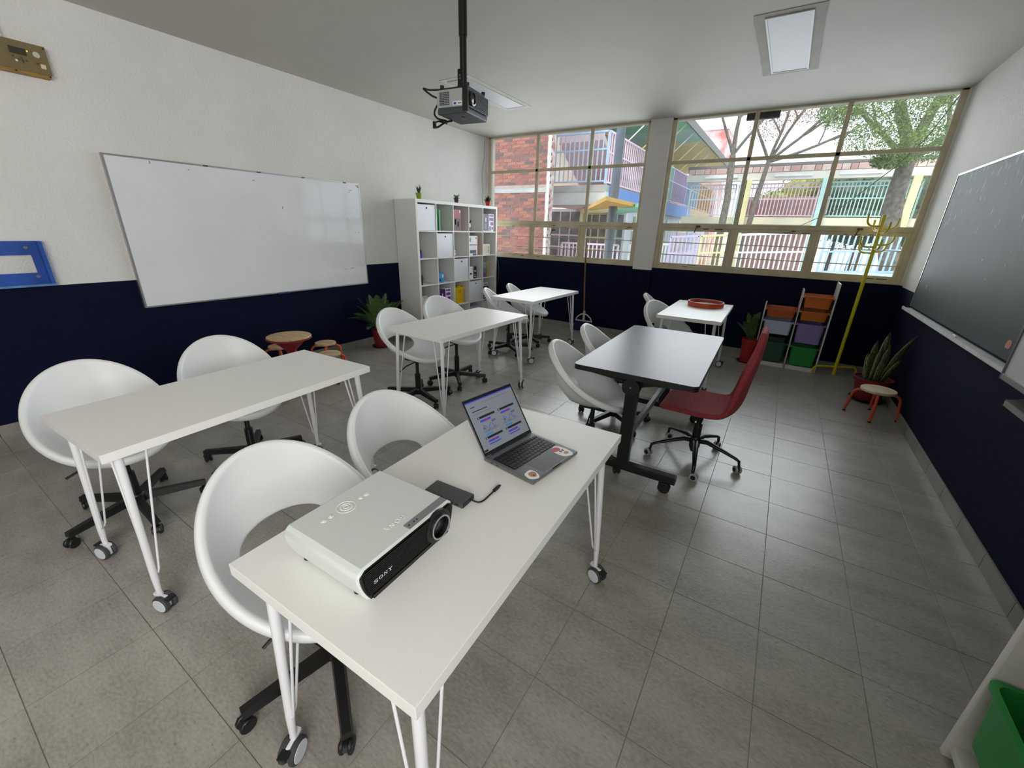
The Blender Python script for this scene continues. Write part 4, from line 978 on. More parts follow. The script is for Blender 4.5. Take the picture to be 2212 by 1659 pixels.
stool('low pine stool with orange legs standing out from the wall by the front table', .83, 2.335, R(30), .105, .29, 'orange legged stools', .15)
kt = thing('kids_table', 'small round wooden table with dark red conical pedestal', 'table', (.60, 2.085, 0))
REDT = mat('dark_red_table', (148, 38, 44), .45)
obj('tabletop', MB().lathe([(0, .462), (.192, .462), (.196, .466), (.196, .474), (.193, .478), (0, .478)], 40), PINE, kt, 40)
obj('rim', MB().lathe([(.0, .446), (.185, .446), (.199, .452), (.199, .468), (.1965, .468), (.1965, .4615), (0, .4615)], 40), REDT, kt, 40)
obj('pedestal', MB().lathe([(0, 0), (.12, 0), (.12, .012), (.04, .03), (.032, .06), (.032, .30), (.05, .34), (.15, .446), (0, .446)], 32), REDT, kt, 40)

# ------------------------------------------------------------------ broom, cable, coat stand
bq0 = at(1262, 676, Y=6.02); bq1 = at(1266, 522, Y=6.085)
br = thing('broom', 'wooden handled broom with white head and blue bristles against the navy wall', 'broom', (bq0.x, 6.02, 0))
zh = .165
obj('handle', MB().tube([(0, 0, zh+.10), ((bq1.x-bq0.x)*.5, .03, .75), (bq1.x-bq0.x, .078, bq1.z)], [.0125, .012, .0115], 10), mat('worn_broom_wood', (122, 84, 56), .6, var=.2, vscale=10), br, 60)
hd = MB().tube([(-.135, 0, zh), (-.11, 0, zh+.055), (-.05, 0, zh+.10), (0, 0, zh+.112), (.05, 0, zh+.10), (.11, 0, zh+.055), (.135, 0, zh)], .011, 8).tube([(-.14, 0, zh), (.14, 0, zh)], .012, 8).tube([(0, 0, zh), (0, 0, zh+.16)], .018, 10)
obj('head', hd, mat('grey_white_plastic', (196, 196, 192), .5), br, 60)
bs = MB()
for k in range(60):
    x = -.135+.27*(k % 30)/29; yy = -.012+.024*(k//30); bs.tube([(x, yy, zh-.008), (x*1.18, yy*1.6, .004)], .0048, 4)
o = obj('bristles', bs, mat('navy_blue_bristle', (26, 34, 84), .7), br); o['kind'] = 'stuff'

cbq = at(1079, 566, X=.06)
hs = thing('hanging_cable', 'looped black cable hanging on the navy wall behind the bookcase', 'cable', (.22, YB-.031, 0))
lp1 = [(.0+.075*math.cos(a), -.018, .83+.19*math.sin(a)) for a in (2*math.pi*k/28 for k in range(28))]
obj('loop', MB().tube(lp1, .007, 8, closed=True), BLK, hs, 60)
lp2 = [(.02+.06*math.cos(a), -.033, .78+.22*math.sin(a)) for a in (2*math.pi*k/28 for k in range(28))]
obj('loop', MB().tube(lp2, .006, 8, closed=True), mat('grey_cable', (70, 72, 78), .4), hs, 60)
obj('tail', MB().tube([(.03, -.02, .62), (.04, -.02, .4), (.02, -.022, .1), (.05, -.03, .008)], .007, 8), BLK, hs, 60)
obj('wall_hook', MB().tube([(0, -.0005, 1.0), (0, -.045, 1.0), (0, -.05, 1.02)], .006, 8), SCREW, hs, 60)
wr_ = thing('corner_wire', 'thin dark wire running down the white wall corner by the window', 'wire', (.004, 6.05, 0))
obj('wire', MB().tube([(0, .02, 2.84), (.004, .005, 2.6), (0, -.06, 2.3), (.003, -.03, 2.1), (0, -.05, 1.95), (.002, -.02, 1.83)], .0022, 5), mat('grey_wire', (92, 92, 90), .5), wr_, 60)

cs = thing('coat_stand', 'tall yellow metal coat stand with curved hooks by the window', 'coat stand', (5.225, 5.86, 0), 0)
obj('pole', MB().tube([(0, 0, .0), (0, 0, 1.735)], .0175, 14), YEL, cs, 40)
for an in (207, 28):
    d = Vector((math.cos(R(an)), math.sin(R(an)), 0)); z = Vector((0, 0, 1)); Lf = .27
    pts = [z*.10+d*.01, z*.10+d*(Lf*.7)]+[z*.05+d*(Lf*.7)+(z*math.cos(a)+d*math.sin(a))*.05 for a in (.4, .8, 1.2, 1.5)]+[d*(Lf*.7+.055)+z*.0]
    obj('foot', MB().tube(pts, .0115, 10), YEL, cs, 60)
for k, (an, zz) in enumerate(((200, 1.625), (20, 1.60), (290, 1.56), (110, 1.585), (195, 1.42), (12, 1.445), (280, 1.40), (150, 1.36), (40, 1.375))):
    d = Vector((math.cos(R(an)), math.sin(R(an)), 0)); z = Vector((0, 0, 1))
    pts = [z*zz+d*.01, z*zz+d*.075]+[z*(zz+.065)+d*.075+(z*-math.cos(a)+d*math.sin(a))*.065 for a in (.35, .7, 1.05, 1.4)]+[z*(zz+.105)+d*.142]
    obj('hook', MB().tube(pts, .0095, 10), YEL, cs, 60)

# ------------------------------------------------------------------ drawer storage units with plastic bins
TRO = mat('white_storage_frame', (222, 222, 218), .45)
def tub(name, lab, cat, loc, rz, w, d, h, m, group):
    """open plastic bin with flared lip; local +x is the front"""
    t = thing(name, lab, cat, loc, rz, group)
    o_ = rrect(d*.93, w*.92, .025); i_ = rrect(d, w, .03)
    n = len(o_); mb = MB()
    loops = [[(a, b, 0) for a, b in o_], [(a, b, h-.012) for a, b in i_], [(a*1.0+math.copysign(.012, a), b+math.copysign(.012, b), h-.012) for a, b in i_], [(a+math.copysign(.012, a), b+math.copysign(.012, b), h) for a, b in i_], [(a*.985, b*.985, h) for a, b in i_], [(a*.97, b*.97, .006) for a, b in o_]]
    vs = [q for l in loops for q in l]; fs = [tuple(range(n-1, -1, -1)), tuple(range(5*n, 6*n))]
    for j in range(5):
        for i in range(n): fs.append((j*n+i, j*n+(i+1) % n, (j+1)*n+(i+1) % n, (j+1)*n+i))
    mb.add(vs, fs); obj('bin_body', mb, m, t, 35)
    return t
TBM = {k: mat('bin_'+k, c, .42) for k, c in (('orange', (204, 108, 30)), ('lilac', (146, 128, 190)), ('green', (34, 142, 62)), ('pale', (196, 204, 232)), ('teal', (18, 74, 60)), ('rust', (190, 88, 34)))}
du = thing('bin_storage_unit', 'white frame unit holding colourful plastic bins under the window', 'storage unit', (0, 0, 0))
UX0, UX1, UY0, UY1 = 4.385, 5.035, 5.785, 6.10
UM = 4.725
for x in (UX0, UM, UX1): obj('side_panel', MB().bx(x-.007, x+.007, UY0+(.0 if x == UX1 else .05), UY1, .0, 1.03 if x == UX1 else (.93 if x == UM else .74), ch=.002), TRO, du)
obj('base_panel', MB().bx(UX0+.010, UM-.010, UY0+.005, UY1, .03, .05).bx(UX0+.010, UM-.010, UY0, UY0+.012, 0, .05), TRO, du)
obj('base_panel', MB().bx(UM+.010, UX1-.010, UY0+.005, UY1, .03, .05).bx(UM+.010, UX1-.010, UY0, UY0+.012, 0, .05), TRO, du)
def unit_bin(x0, x1, z, h, col, lab):
    tub('storage_tub', lab, 'bin', ((x0+x1)/2, (UY0+UY1)/2-.02, z), R(-90), x1-x0-.052, .31, h, TBM[col], 'bins in the white frame unit')
    for x, s in ((x0+.0105, 1), (x1-.0105, -1)): obj('runner', MB().bx(x, x+s*.010, UY0+.01, UY1-.02, z+h-.024, z+h-.014), TRO, du)
unit_bin(UM, UX1, .745, .13, 'orange', 'orange bin, topmost in its column of the white frame unit')
unit_bin(UM, UX1, .60, .105, 'orange', 'orange shallow bin directly above the lilac bin')
unit_bin(UM, UX1, .335, .225, 'lilac', 'lilac deep bin above the bright green one')
unit_bin(UM, UX1, .065, .225, 'green', 'bright green deep bin at the foot of the white frame unit')
unit_bin(UX0, UM, .60, .10, 'rust', 'rust orange shallow bin above the pale blue bin')
unit_bin(UX0, UM, .40, .16, 'pale', 'pale blue white bin in the white frame unit')
unit_bin(UX0, UM, .065, .24, 'teal', 'dark teal green deep bin at the foot of its column')

nu = thing('bin_storage_unit', 'white plastic bin frame standing by the right wall with bin runners', 'storage unit', (0, 0, 0))
TROW = mat('milky_white_frame', (222, 220, 214), .35)
NX0, NX1, NY0, NY1 = 5.200, 5.584, .62, 1.425
obj('side_panel', MB().bx(NX0, NX1, NY1-.022, NY1, .0, .94, ch=.004), TROW, nu)
obj('side_panel', MB().bx(NX0, NX1, NY0, NY0+.022, .0, .94, ch=.004), TROW, nu)
obj('side_panel', MB().bx(NX0, NX1, 1.01, 1.03, .06, .92, ch=.003), TROW, nu)
obj('top_panel', MB().bx(NX0, NX1, NY0, NY1, .9405, .962, ch=.003), TROW, nu)
obj('base_panel', MB().bx(NX0+.01, NX1, NY0+.022, NY1-.022, .03, .06, ch=.003), TROW, nu)
for z in (.20, .33, .46, .59, .72, .85):
    obj('runner', MB().prism([(0, 0), (.018, .004), (.018, .010), (0, .020)], NX0+.03, NX1-.02, Matrix.Translation((0, NY1-.022, z)) @ Matrix(((0,0,1,0),(-1,0,0,0),(0,1,0,0),(0,0,0,1)))), TROW, nu)
    obj('runner', MB().prism([(0, 0), (.018, .004), (.018, .010), (0, .020)], NX0+.03, NX1-.02, Matrix.Translation((0, 1.03, z)) @ Matrix(((0,0,1,0),(1,0,0,0),(0,1,0,0),(0,0,0,1)))), TROW, nu)
tub('storage_tub', 'deep green bin in the white frame by the right wall', 'bin', (5.375, 1.2165, .150), R(180), .325, .36, .215, mat('leaf_green_bin', (40, 140, 62), .4), 'bins in the wall frame')

# ------------------------------------------------------------------ ceiling: lights and hanging projector
def ceil_light(lab, x0, x1, y0, y1, g, patch):
    t = thing('ceiling_light', lab, 'ceiling light', ((x0+x1)/2, (y0+y1)/2, RH), 0, None)
    w, h = (x1-x0)/2, (y1-y0)/2
    PATCH = mat('grey_plaster_patch' if patch else 'fresh_white_plaster', (172, 168, 160) if patch else (206, 203, 196), .8, var=.06, vscale=9)
    rnd = random.Random(5); pts = []
    for k in range(40):
        a = k/40*4; s = int(a); f = a-s
        q = [(-w+2*w*f, -h), (w, -h+2*h*f), (w-2*w*f, h), (-w, h-2*h*f)][s]; j = rnd.uniform(-.006, .008) if patch else 0
        pts.append((q[0]+math.copysign(j, q[0]), q[1]+math.copysign(j*.4, q[1])))
    obj('plaster_surround', MB().prism(pts, -.003, -.0003), PATCH, t)
    for a in ((-w+g, w-g, -h+g, -h+g+.012), (-w+g, w-g, h-g-.012, h-g), (-w+g, -w+g+.012, -h+g+.012, h-g-.012), (w-g-.012, w-g, -h+g+.012, h-g-.012)):
        obj('frame_side', MB().bx(a[0], a[1], a[2], a[3], -.010, -.0032), mat('light_trim', (200, 200, 198), .5), t)
    obj('diffuser', MB().bx(-w+g+.012, w-g-.012, -h+g+.012, h-g-.012, -.007, -.0035), mat('opal_diffuser', (186, 187, 194), .5), t)
ceil_light('recessed ceiling light panel with rough grey plaster patch around it', 3.945, 4.345, 3.69, 4.96, .062, True)
ceil_light('recessed ceiling light panel with smooth flush surround behind the hanging projector', 1.183, 1.560, 3.686, 4.885, .06, False)

PX, PY = 2.53, 2.40
cp = thing('ceiling_projector', 'grey and black projector hanging from the ceiling on a black pole', 'projector', (PX, PY, 0))
zt = 2.30
obj('ceiling_plate', MB().lathe([(0, RH-.008), (.07, RH-.008), (.07, RH-.0005), (0, RH-.0005)], 24), BMETAL, cp, 40)
obj('pole', MB().tube([(0, 0, 2.58), (0, 0, RH-.006)], .026, 18).tube([(0, 0, zt+.03), (0, 0, 2.60)], .022, 18), BMETAL, cp, 40)
PB = MB(); PR = Matrix.Rotation(R(8), 4, 'Z'); PB.xf = Matrix.Translation((-.005, .0, 0)) @ PR
GRYP = mat('silver_grey_plastic', (176, 182, 180), .4); SLATE = mat('slate_grey_plastic', (70, 76, 82), .45)
def P2(name, m, *boxes, par=cp, ch=0.0, smooth=0):
    q = MB(); q.xf = PB.xf
    for b in boxes: q.bx(*b, ch=ch)
    return obj(name, q, m, par, smooth)
# local axes: front (lens) faces +x, long side along y
hw, hd_ = .138, .108
P2('upper_case', GRYP, (-hd_, hd_-.012, -hw, hw, zt-.115, zt-.02), ch=.008)
P2('lower_case', SLATE, (-hd_+.002, hd_-.004, -hw+.002, hw-.002, zt-.150, zt-.1152), ch=.010)
fr = P2('front_grille', BLK, (hd_-.0118, hd_, -hw, hw, zt-.115, zt-.02), ch=.004)
for k in range(9): P2('louvre', BMETAL, (hd_, hd_+.003, -hw+.105, hw-.01, zt-.108+k*.0095, zt-.104+k*.0095), par=fr)
q = MB(); q.xf = PB.xf @ Matrix.Translation((hd_+.001, -hw+.058, zt-.068)) @ Matrix.Rotation(R(90), 4, 'Y'); q.lathe([(0, 0), (.038, 0), (.038, .012), (.030, .014), (.028, .006), (0, .010)], 28); obj('lens', q, mat('lens_dark', (46, 42, 40), .12, coat=.6), cp, 40)
P2('corner_strap', BLK, (hd_-.03, hd_+.006, -hw-.004, -hw+.016, zt-.14, zt-.01), ch=.003)
vent = P2('side_vent', mat('vent_light', (150, 156, 154), .5), (-hd_+.02, -hd_+.095, -hw-.0012, -hw, zt-.105, zt-.032))
for r_ in range(8):
    for c_ in range(6): P2('vent_slot', DARK, (-hd_+.025+c_*.0115, -hd_+.033+c_*.0115, -hw-.0022, -hw-.0012, zt-.102+r_*.0088, zt-.0975+r_*.0088), par=vent)
P2('white_label', STW, (.01, .075, -hw-.0012, -hw, zt-.108, zt-.086)); P2('label_mark', BLUP, (.016, .034, -hw-.0016, -hw-.0012, zt-.104, zt-.092)); P2('label_mark', DARK, (.045, .07, -hw-.0016, -hw-.0012, zt-.1, zt-.096))
P2('floor_mark', DARK, (.02, .035, -.06, -.035, zt-.1508, zt-.150)); P2('floor_mark', GRYP, (.0, .005, -.02, .03, zt-.1508, zt-.150))
P2('mount_bracket', mat('brown_black_bracket', (58, 46, 40), .5), (-.10, .10, -.10, .10, zt-.018, zt-.006), (-.035, .035, -.035, .035, zt-.006, zt+.012), ch=.002)
obj('bracket_tab', MB().box((0, -.03, zt+.05), (.04, .008, .12), ch=.002), BMETAL, cp)
for a, b in ((.09, -.1), (.09, .1), (-.09, -.1), (-.09, .1)):
    q = MB(); q.xf = PB.xf; q.lathe([(0, 0), (.012, 0), (.012, .018), (0, .02)], 14, Matrix.Translation((a, b, zt-.006))); obj('thumb_screw', q, BLK, cp, 40)
for a, zz in ((0, .075), (0, .06)): obj('bolt', MB().lathe([(0, 0), (.005, 0), (.005, .003), (0, .003)], 10, Matrix.Translation((0, -.034, zt+zz)) @ ROTX), SCREW, cp)
obj('cable', MB().tube(smooth([(.0, -.02, zt+.02), (-.08, -.06, zt+.008), (-.16, -.13, zt-.005), (-.19, -.16, zt-.002), (-.14, -.14, zt-.04), (-.10, -.135, zt-.055)]), .0055, 8), BLK, cp, 60)
obj('cable', MB().tube(smooth([(-.115, -.05, zt-.05), (-.155, -.07, zt-.07), (-.17, -.09, zt-.12), (-.15, -.08, zt-.15), (-.125, -.03, zt-.155), (-.15, -.0, zt-.16), (-.175, -.04, zt-.155), (-.17, -.09, zt-.18), (-.15, -.09, zt-.20), (-.12, -.04, zt-.165), (-.10, -.0, zt-.152)]), .006, 8), BLK, cp, 60)
obj('cable_plug', MB().box((-.172, -.09, zt-.185), (.018, .018, .04), ch=.003), BLK, cp)
hp = at(1647, 240, Y=YB-.10)
sb = thing('window_top_box', 'small dark box fixed to the ceiling in front of the window head', 'box', (hp.x, YB+.12, RH))
obj('case', MB().bx(-.17, .17, -.03, .03, -.075, -.0005, ch=.004), mat('dark_grey_case', (58, 58, 58), .5), sb)
obj('front_ridge', MB().bx(-.16, .16, -.036, -.03, -.068, -.04), mat('mid_grey_case', (84, 84, 84), .5), sb)
#PART3
# ------------------------------------------------------------------ courtyard outside the windows
CONC = mat('weathered_concrete', (176, 176, 172), .8, var=.15, vscale=3, bump=.1, bscale=30)
def pmat(n, c): return mat(n, c, .6, var=.06, vscale=5)
P_PINK = pmat('pastel_pink_paint', (232, 206, 222)); P_BLUE = pmat('sky_blue_paint', (170, 198, 226)); P_YEL = pmat('pastel_yellow_paint', (232, 220, 168)); P_TEAL = pmat('pastel_teal_paint', (178, 214, 208)); P_WHITE = pmat('chalk_white_paint', (228, 230, 232)); P_COB = pmat('cobalt_blue_paint', (104, 144, 208)); P_OCH = pmat('ochre_paint', (206, 160, 76)); P_GRN = pmat('mint_green_paint', (140, 204, 172)); P_ROSE = pmat('dusty_rose_paint', (224, 186, 184)); P_LIL = pmat('lilac_paint', (206, 190, 226))
WINB = mat('dim_window_glass', (112, 112, 112), .3, var=.35, vscale=4)
struct('ground', MB().bx(-14, 20, YB+.35, 45, -.4, -.25), mat('courtyard_paving', (196, 194, 188), .85, var=.1, vscale=.6))

# --- brick building
bk = thing('brick_building', 'red brick building with concrete band and white downpipe outside the window', 'building', (0, 0, 0))
MORT = mat('pale_mortar', (176, 156, 148), .9, var=.1, vscale=8)
BRK = [mat('brick_%s' % n, c, .85, var=.2, vscale=10) for n, c in (('red', (150, 96, 86)), ('orange', (166, 108, 90)), ('brown', (132, 94, 88)), ('dark', (112, 88, 86)))]
BX0, BX1, BYF = -2.50, -.74, 9.6
obj('wall', MB().bx(-6, BX1, BYF+.006, BYF+.25, -.3, 6.2), MORT, bk)
bme = []
for m in BRK:
    q = MB().box((0, 0, 0), (.232, .014, .060), ch=.002).mesh('brick'); q.materials.append(m); bme.append(q)
nb = 0; rb = random.Random(2); z = .66; row = 0
while z < 3.66:
    if not 2.33 < z < 2.47:
        x = BX0+(.125 if row % 2 else 0)
        while x < BX1-.12:
            if nb < 296:
                b = link('brick', rb.choices(bme, (5, 4, 3, 1.5))[0], bk); b.location = (x+.12, BYF+.0+rb.uniform(-.002, .002), z+.035); nb += 1
            x += .25
    z += .0745; row += 1
obj('concrete_band', MB().bx(-6, BX1+.01, BYF-.02, BYF+.1, 2.345, 2.445), CONC, bk)
obj('corner_pier', MB().bx(BX1-.02, BX1+.05, BYF-.01, BYF+.26, -.3, 6.2), mat('flaking_white_wall', (226, 222, 218), .8, var=1, rgb2=(176, 120, 106), vscale=7), bk)
obj('downpipe', MB().tube([(BX1+.07, BYF-.06, -.25), (BX1+.07, BYF-.06, 6)], .035, 10), P_WHITE, bk, 40)

def railing(name, lab, p0, p1, h, n, m, mids=(.5,), r=.014, rt=.022, group=None, low=.06):
    """p0,p1: foot points of the railing"""
    p0, p1 = Vector(p0), Vector(p1); t = thing(name, lab, 'railing', p0, 0, group); d = p1-p0; up = Vector((0, 0, 1))
    obj('top_rail', MB().bar(up*h, d+up*h, rt*2, rt*2), m, t); obj('bottom_rail', MB().bar(up*low, d+up*low, rt*1.6, rt*1.6), m, t)
    for f in mids: obj('mid_rail', MB().bar(up*h*f, d+up*h*f, rt*1.6, rt*1.6), m, t)
    for k in (0, 1): obj('post', MB().bar(d*k, d*k+up*h, rt*2, rt*2), m, t)
    me = None
    for k in range(1, n):
        q = d*(k/n)
        if me is None: me = MB().bar(up*low, up*(h-rt), r*2, r*2).mesh('baluster'); me.materials.append(m)
        o = link('baluster', me, t); o.location = q
    return t
# --- classroom block with upper walkway (runs away along x = .18)
WZ = 2.62; RTOP = 3.81
ld = thing('walkway_block', 'pastel painted two storey classroom block with open upper walkway', 'building', (0, 0, 0))
obj('landing_slab', MB().bx(-1.5, .20, 11.0, 27.5, 2.46, WZ), CONC, ld)
obj('landing_beam', MB().bx(-1.5, .20, 11.02, 11.30, 2.15, 2.4595), mat('grey_white_beam', (206, 208, 208), .8, var=.08, vscale=3), ld)
obj('side_fascia', MB().bx(.2005, .26, 11.3, 22, 2.15, 2.60), P_COB, ld); obj('side_fascia', MB().bx(.2005, .26, 22, 27.5, 2.15, 2.60), P_OCH, ld)
obj('soffit_panel', MB().bx(-1.5, -.15, 11.3, 13.0, 2.12, 2.18), P_ROSE, ld); obj('soffit_panel', MB().bx(-.1495, .20, 11.3, 13.0, 2.12, 2.18), P_OCH, ld)
UPW = mat('upper_wall_beige', (214, 196, 176), .8, var=.1, vscale=2)
obj('upper_wall', MB().bx(-4.5, -1.55, 13.4, 13.6, 2.2, 6), UPW, ld); obj('upper_wall', MB().bx(-1.75, -1.55, 13.6, 27.5, 2.2, 6.0), UPW, ld)
for k, x in enumerate((-2.1, -1.85)): pass
st = obj('stair_flight', MB().prism([(11.6, 3.9), (13.35, 2.85), (13.35, 2.70), (11.6, 3.74)], -1.5, -.2, Matrix(((0,0,1,0),(1,0,0,0),(0,1,0,0),(0,0,0,1)))), P_ROSE, ld)
for k in range(7): obj('stair_tread', MB().bx(-1.5, -.2, 11.65+k*.24, 11.87+k*.24, 3.88-k*.145, 3.91-k*.145), mat('worn_stair_wood', (176, 118, 78), .8), ld)
for k in range(6):
    y = 14.2+k*2.1; w = obj('upper_window', MB().bx(-1.5495, -1.50, y, y+1.5, 3.3, 4.4), [P_LIL, P_YEL, P_TEAL, P_PINK, P_BLUE, P_YEL][k], ld)
    for j in range(3): obj('pane', MB().bx(-1.4995, -1.49, y+.06+j*.48, y+.48+j*.48, 3.38, 4.32), WINB, w)
# lower front facade with coloured window grids
fd = obj('lower_wall', MB().bx(-4.0, .18, 13.0, 13.2, -.3, 2.15), mat('lower_wall_lilac_grey', (206, 200, 204), .8, var=.08, vscale=2), ld)
def wingrid(x0, x1, z0, z1, nx, nz, m, y=12.999):
    w = obj('facade_window', MB().bx(x0, x1, y-.02, y, z0, z1), m, ld)
    dx, dz = (x1-x0)/nx, (z1-z0)/nz
    for i in range(nx):
        for j in range(nz): obj('pane', MB().bx(x0+i*dx+.022, x0+(i+1)*dx-.022, y-.028, y-.0205, z0+j*dz+.022, z0+(j+1)*dz-.022), WINB, w)
wingrid(-2.7, -1.30, .62, 2.08, 4, 4, P_PINK); wingrid(-1.16, -.40, .62, 2.0, 3, 4, P_YEL); wingrid(-.30, .14, .62, 2.0, 2, 4, P_TEAL)
obj('facade_pier', MB().bx(-1.28, -1.18, 12.9, 12.9995, -.3, 2.12), P_YEL, ld)
obj('side_wall', MB().bx(.02, .18, 13.2, 27.5, -.3, 2.15), mat('side_wall_grey', (190, 196, 198), .8, var=.08, vscale=2), ld)
for k in range(6):
    y = 13.6+k*2.2; w = obj('facade_window', MB().bx(.1805, .20, y, y+1.8, .7, 2.0), [P_TEAL, P_PINK, P_TEAL, P_YEL, P_BLUE, P_PINK][k], ld)
    for j in range(4):
        for i in range(3): obj('pane', MB().bx(.2005, .206, y+.03+j*.445, y+.40+j*.445, .74+i*.42, 1.12+i*.42), WINB, w)
rz_ = 4.72
obj('walkway_roof', MB().bx(-2.2, 1.05, 12.2, 27.5, rz_+.06, rz_+.16), mat('grey_roof_sheet', (150, 150, 148), .7), ld)
for k, (a, b, m) in enumerate(((12.2, 13.6, P_YEL), (13.6, 16.2, P_GRN), (16.2, 18.4, P_TEAL), (18.4, 27.5, P_YEL))): obj('roof_soffit', MB().bx(-2.2, 1.05, a+.001, b, rz_, rz_+.0595), m, ld)
obj('roof_fascia', MB().bx(1.051, 1.10, 12.2, 27.5, rz_-.06, rz_+.18), mat('dark_roof_edge', (128, 126, 122), .7), ld)
for k in range(11): obj('roof_strut', MB().bar((.18, 12.4+k*1.3, RTOP), (.95, 12.9+k*1.3, rz_), .03, .03), P_YEL if k % 3 else P_WHITE, ld)
# ground-floor porch canopy with painted panels
pc = thing('porch_canopy', 'low porch canopy with ochre, yellow and mint painted panels', 'canopy', (0, 0, 0))
def zquad(name, m, pts, Z, th=.07):
    q = [at(a, b, Z=Z) for a, b in pts]; n = len(q)
    mb = MB(); mb.add([(p.x, p.y, Z) for p in q]+[(p.x, p.y, Z+th) for p in q], [tuple(range(n)), tuple(range(2*n-1, n-1, -1))]+[(i, (i+1) % n, n+(i+1) % n, n+i) for i in range(n)]); return obj(name, mb, m, pc)
zquad('panel', P_OCH, ((1259, 457), (1309, 433), (1371, 446), (1330, 450)), 2.02)
zquad('panel', P_YEL, ((1262, 466), (1259, 457), (1330, 450), (1334, 456)), 2.01)
zquad('panel', P_GRN, ((1330, 462), (1336, 452), (1386, 446), (1386, 458)), 2.00)
for a, b in ((1265, 470), (1378, 462)):
    q = at(a, b, Z=2.0); obj('post', MB().bar((q.x, q.y, -.25), (q.x, q.y, 2.0), .06, .06), P_YEL, pc)

railing('balcony_railing', 'sky blue balcony railing on the landing beside the brick building', (-1.39, 11.0, WZ+.02), (.18, 11.0, WZ+.02), RTOP-WZ-.02, 12, P_BLUE, (.67,))
for k, (a, b, n, m, lab) in enumerate(((11.05, 14.2, 18, P_PINK, 'pale pink walkway railing running back from the blue railing corner'), (14.25, 15.4, 10, P_YEL, 'short pale yellow walkway railing section'), (15.45, 18.0, 18, P_TEAL, 'pastel teal walkway railing section'), (18.05, 20.6, 16, P_LIL, 'lilac walkway railing section'), (20.65, 23.4, 16, P_BLUE, 'light blue walkway railing section farther along'), (23.45, 27.3, 18, P_OCH, 'ochre walkway railing section at the far end'))):
    railing('walkway_railing', lab, (.18, a, WZ+.0), (.18, b, WZ+.0), RTOP-WZ, n, m, (.62,), group='railings of the upper walkway')
gp = thing('steel_post', 'thick dark grey steel post standing in the courtyard', 'post', (1.01, 9.5, -.25))
obj('shaft', MB().tube([(0, 0, 0), (0, 0, 5.6)], .092, 20), mat('dark_grey_steel', (92, 98, 106), .45, var=.12, vscale=4), gp, 40)
obj('base_plate', MB().box((0, 0, .01), (.32, .32, .02)), CONC, gp)
railing('yard_railing', 'pale pink yard railing below the brick building corner', (-.72, 10.6, .15), (.85, 10.6, .15), 1.03, 14, P_PINK, (.6,))
railing('yard_railing', 'white yard railing in front of the mint window grid', (1.15, 10.6, .2), (2.1, 10.6, .2), 1.05, 12, P_WHITE, (.6,))
# ramp railings seen through the lower panes of the wide window
for k, (x0, x1, y, zb0, zb1, m, n, lab) in enumerate(((2.15, 2.75, 10.4, .62, .66, P_LIL, 7, 'lilac ramp railing below the white pillar window'), (2.8, 3.35, 10.4, .66, .70, P_YEL, 6, 'yellow ramp railing section'), (3.4, 5.0, 10.4, .70, .80, P_WHITE, 18, 'white ramp railing under the teal column'), (5.05, 6.5, 10.4, .80, .9, P_BLUE, 16, 'pale blue ramp railing by the tree trunk'))):
    railing('ramp_railing', lab, (x0, y, zb0), (x1, y, zb1), .80, n, m, (.55,), group='railings along the ramp')
rp = obj('ramp', MB().prism([(2.0, -.25), (7.0, -.25), (7.0, .88), (2.0, .60)], 10.3, 11.6, Matrix(((1,0,0,0),(0,0,1,0),(0,1,0,0),(0,0,0,1)))), mat('pale_ramp_paint', (206, 222, 222), .7, var=.06, vscale=2)); tag(rp, 'pale painted concrete ramp rising behind the railings', 'ramp')

# --- covered bridge with tiled fascia
CY = 16.8
cv = thing('covered_bridge', 'covered walkway with pinkish tiled roof edge and cream beams', 'building', (0, 0, 0))
CZ = at(1650, 358, CY).z
obj('roof_slab', MB().bx(.95, 9.5, CY+.06, CY+2.6, CZ-.12, CZ+.02), CONC, cv)
obj('roof_edge', MB().bx(.95, 9.5, CY+.0, CY+.0595, CZ-.02, CZ+.06), mat('dark_roof_edge', (128, 126, 122), .7), cv)
FT = [mat('fascia_tile_%d' % i, c, .8, var=.1, vscale=6) for i, c in enumerate(((206, 172, 164), (216, 192, 184), (192, 152, 142)))]
x = 1.0; rf_ = random.Random(4)
while x < 9.3:
    w = rf_.uniform(.16, .36); obj('fascia_tile', MB().bx(x, x+w-.015, CY-.02, CY-.0005, CZ-.19, CZ-.03), rf_.choice(FT), cv); x += w
obj('beam', MB().bx(.95, 9.5, CY+.0, CY+.25, CZ-.42, CZ-.20), mat('cream_beam', (222, 216, 204), .8, var=.05, vscale=2), cv)
for a in (1560, 1715, 1860): q = at(a, 372, CY); obj('tube_light', MB().bx(q.x-.5, q.x+.5, CY-.05, CY-.001, CZ-.33, CZ-.27), P_WHITE, cv)
BZ = at(1560, 468, CY).z
obj('deck_slab', MB().bx(.95, 9.5, CY+.1, CY+2.4, BZ-.22, BZ), mat('cream_deck_edge', (228, 218, 190), .8), cv)
for px, m in ((1611, P_YEL), (1600, P_TEAL), (1775, P_TEAL), (1967, P_YEL)):
    q = at(px, 430, CY-.05); obj('column', MB().bx(q.x-.09, q.x+.09, CY-.16, CY-.021, -.25, CZ-.42), m, cv)
def brail(a, b, n, m, lab): railing('bridge_railing', lab, (a, CY+.3, BZ), (b, CY+.3, BZ), 1.02, n, m, (.55, .88), group='railings of the covered bridge')
brail(1.1, 2.55, 16, P_WHITE, 'white bridge railing in front of the dark tree'); brail(2.65, 4.9, 22, P_PINK, 'pink bridge railing between the columns'); brail(5.05, 7.3, 24, P_TEAL, 'teal bridge railing in front of the dark hedge'); brail(7.45, 9.3, 16, P_YEL, 'yellow bridge railing beyond the tree trunk')
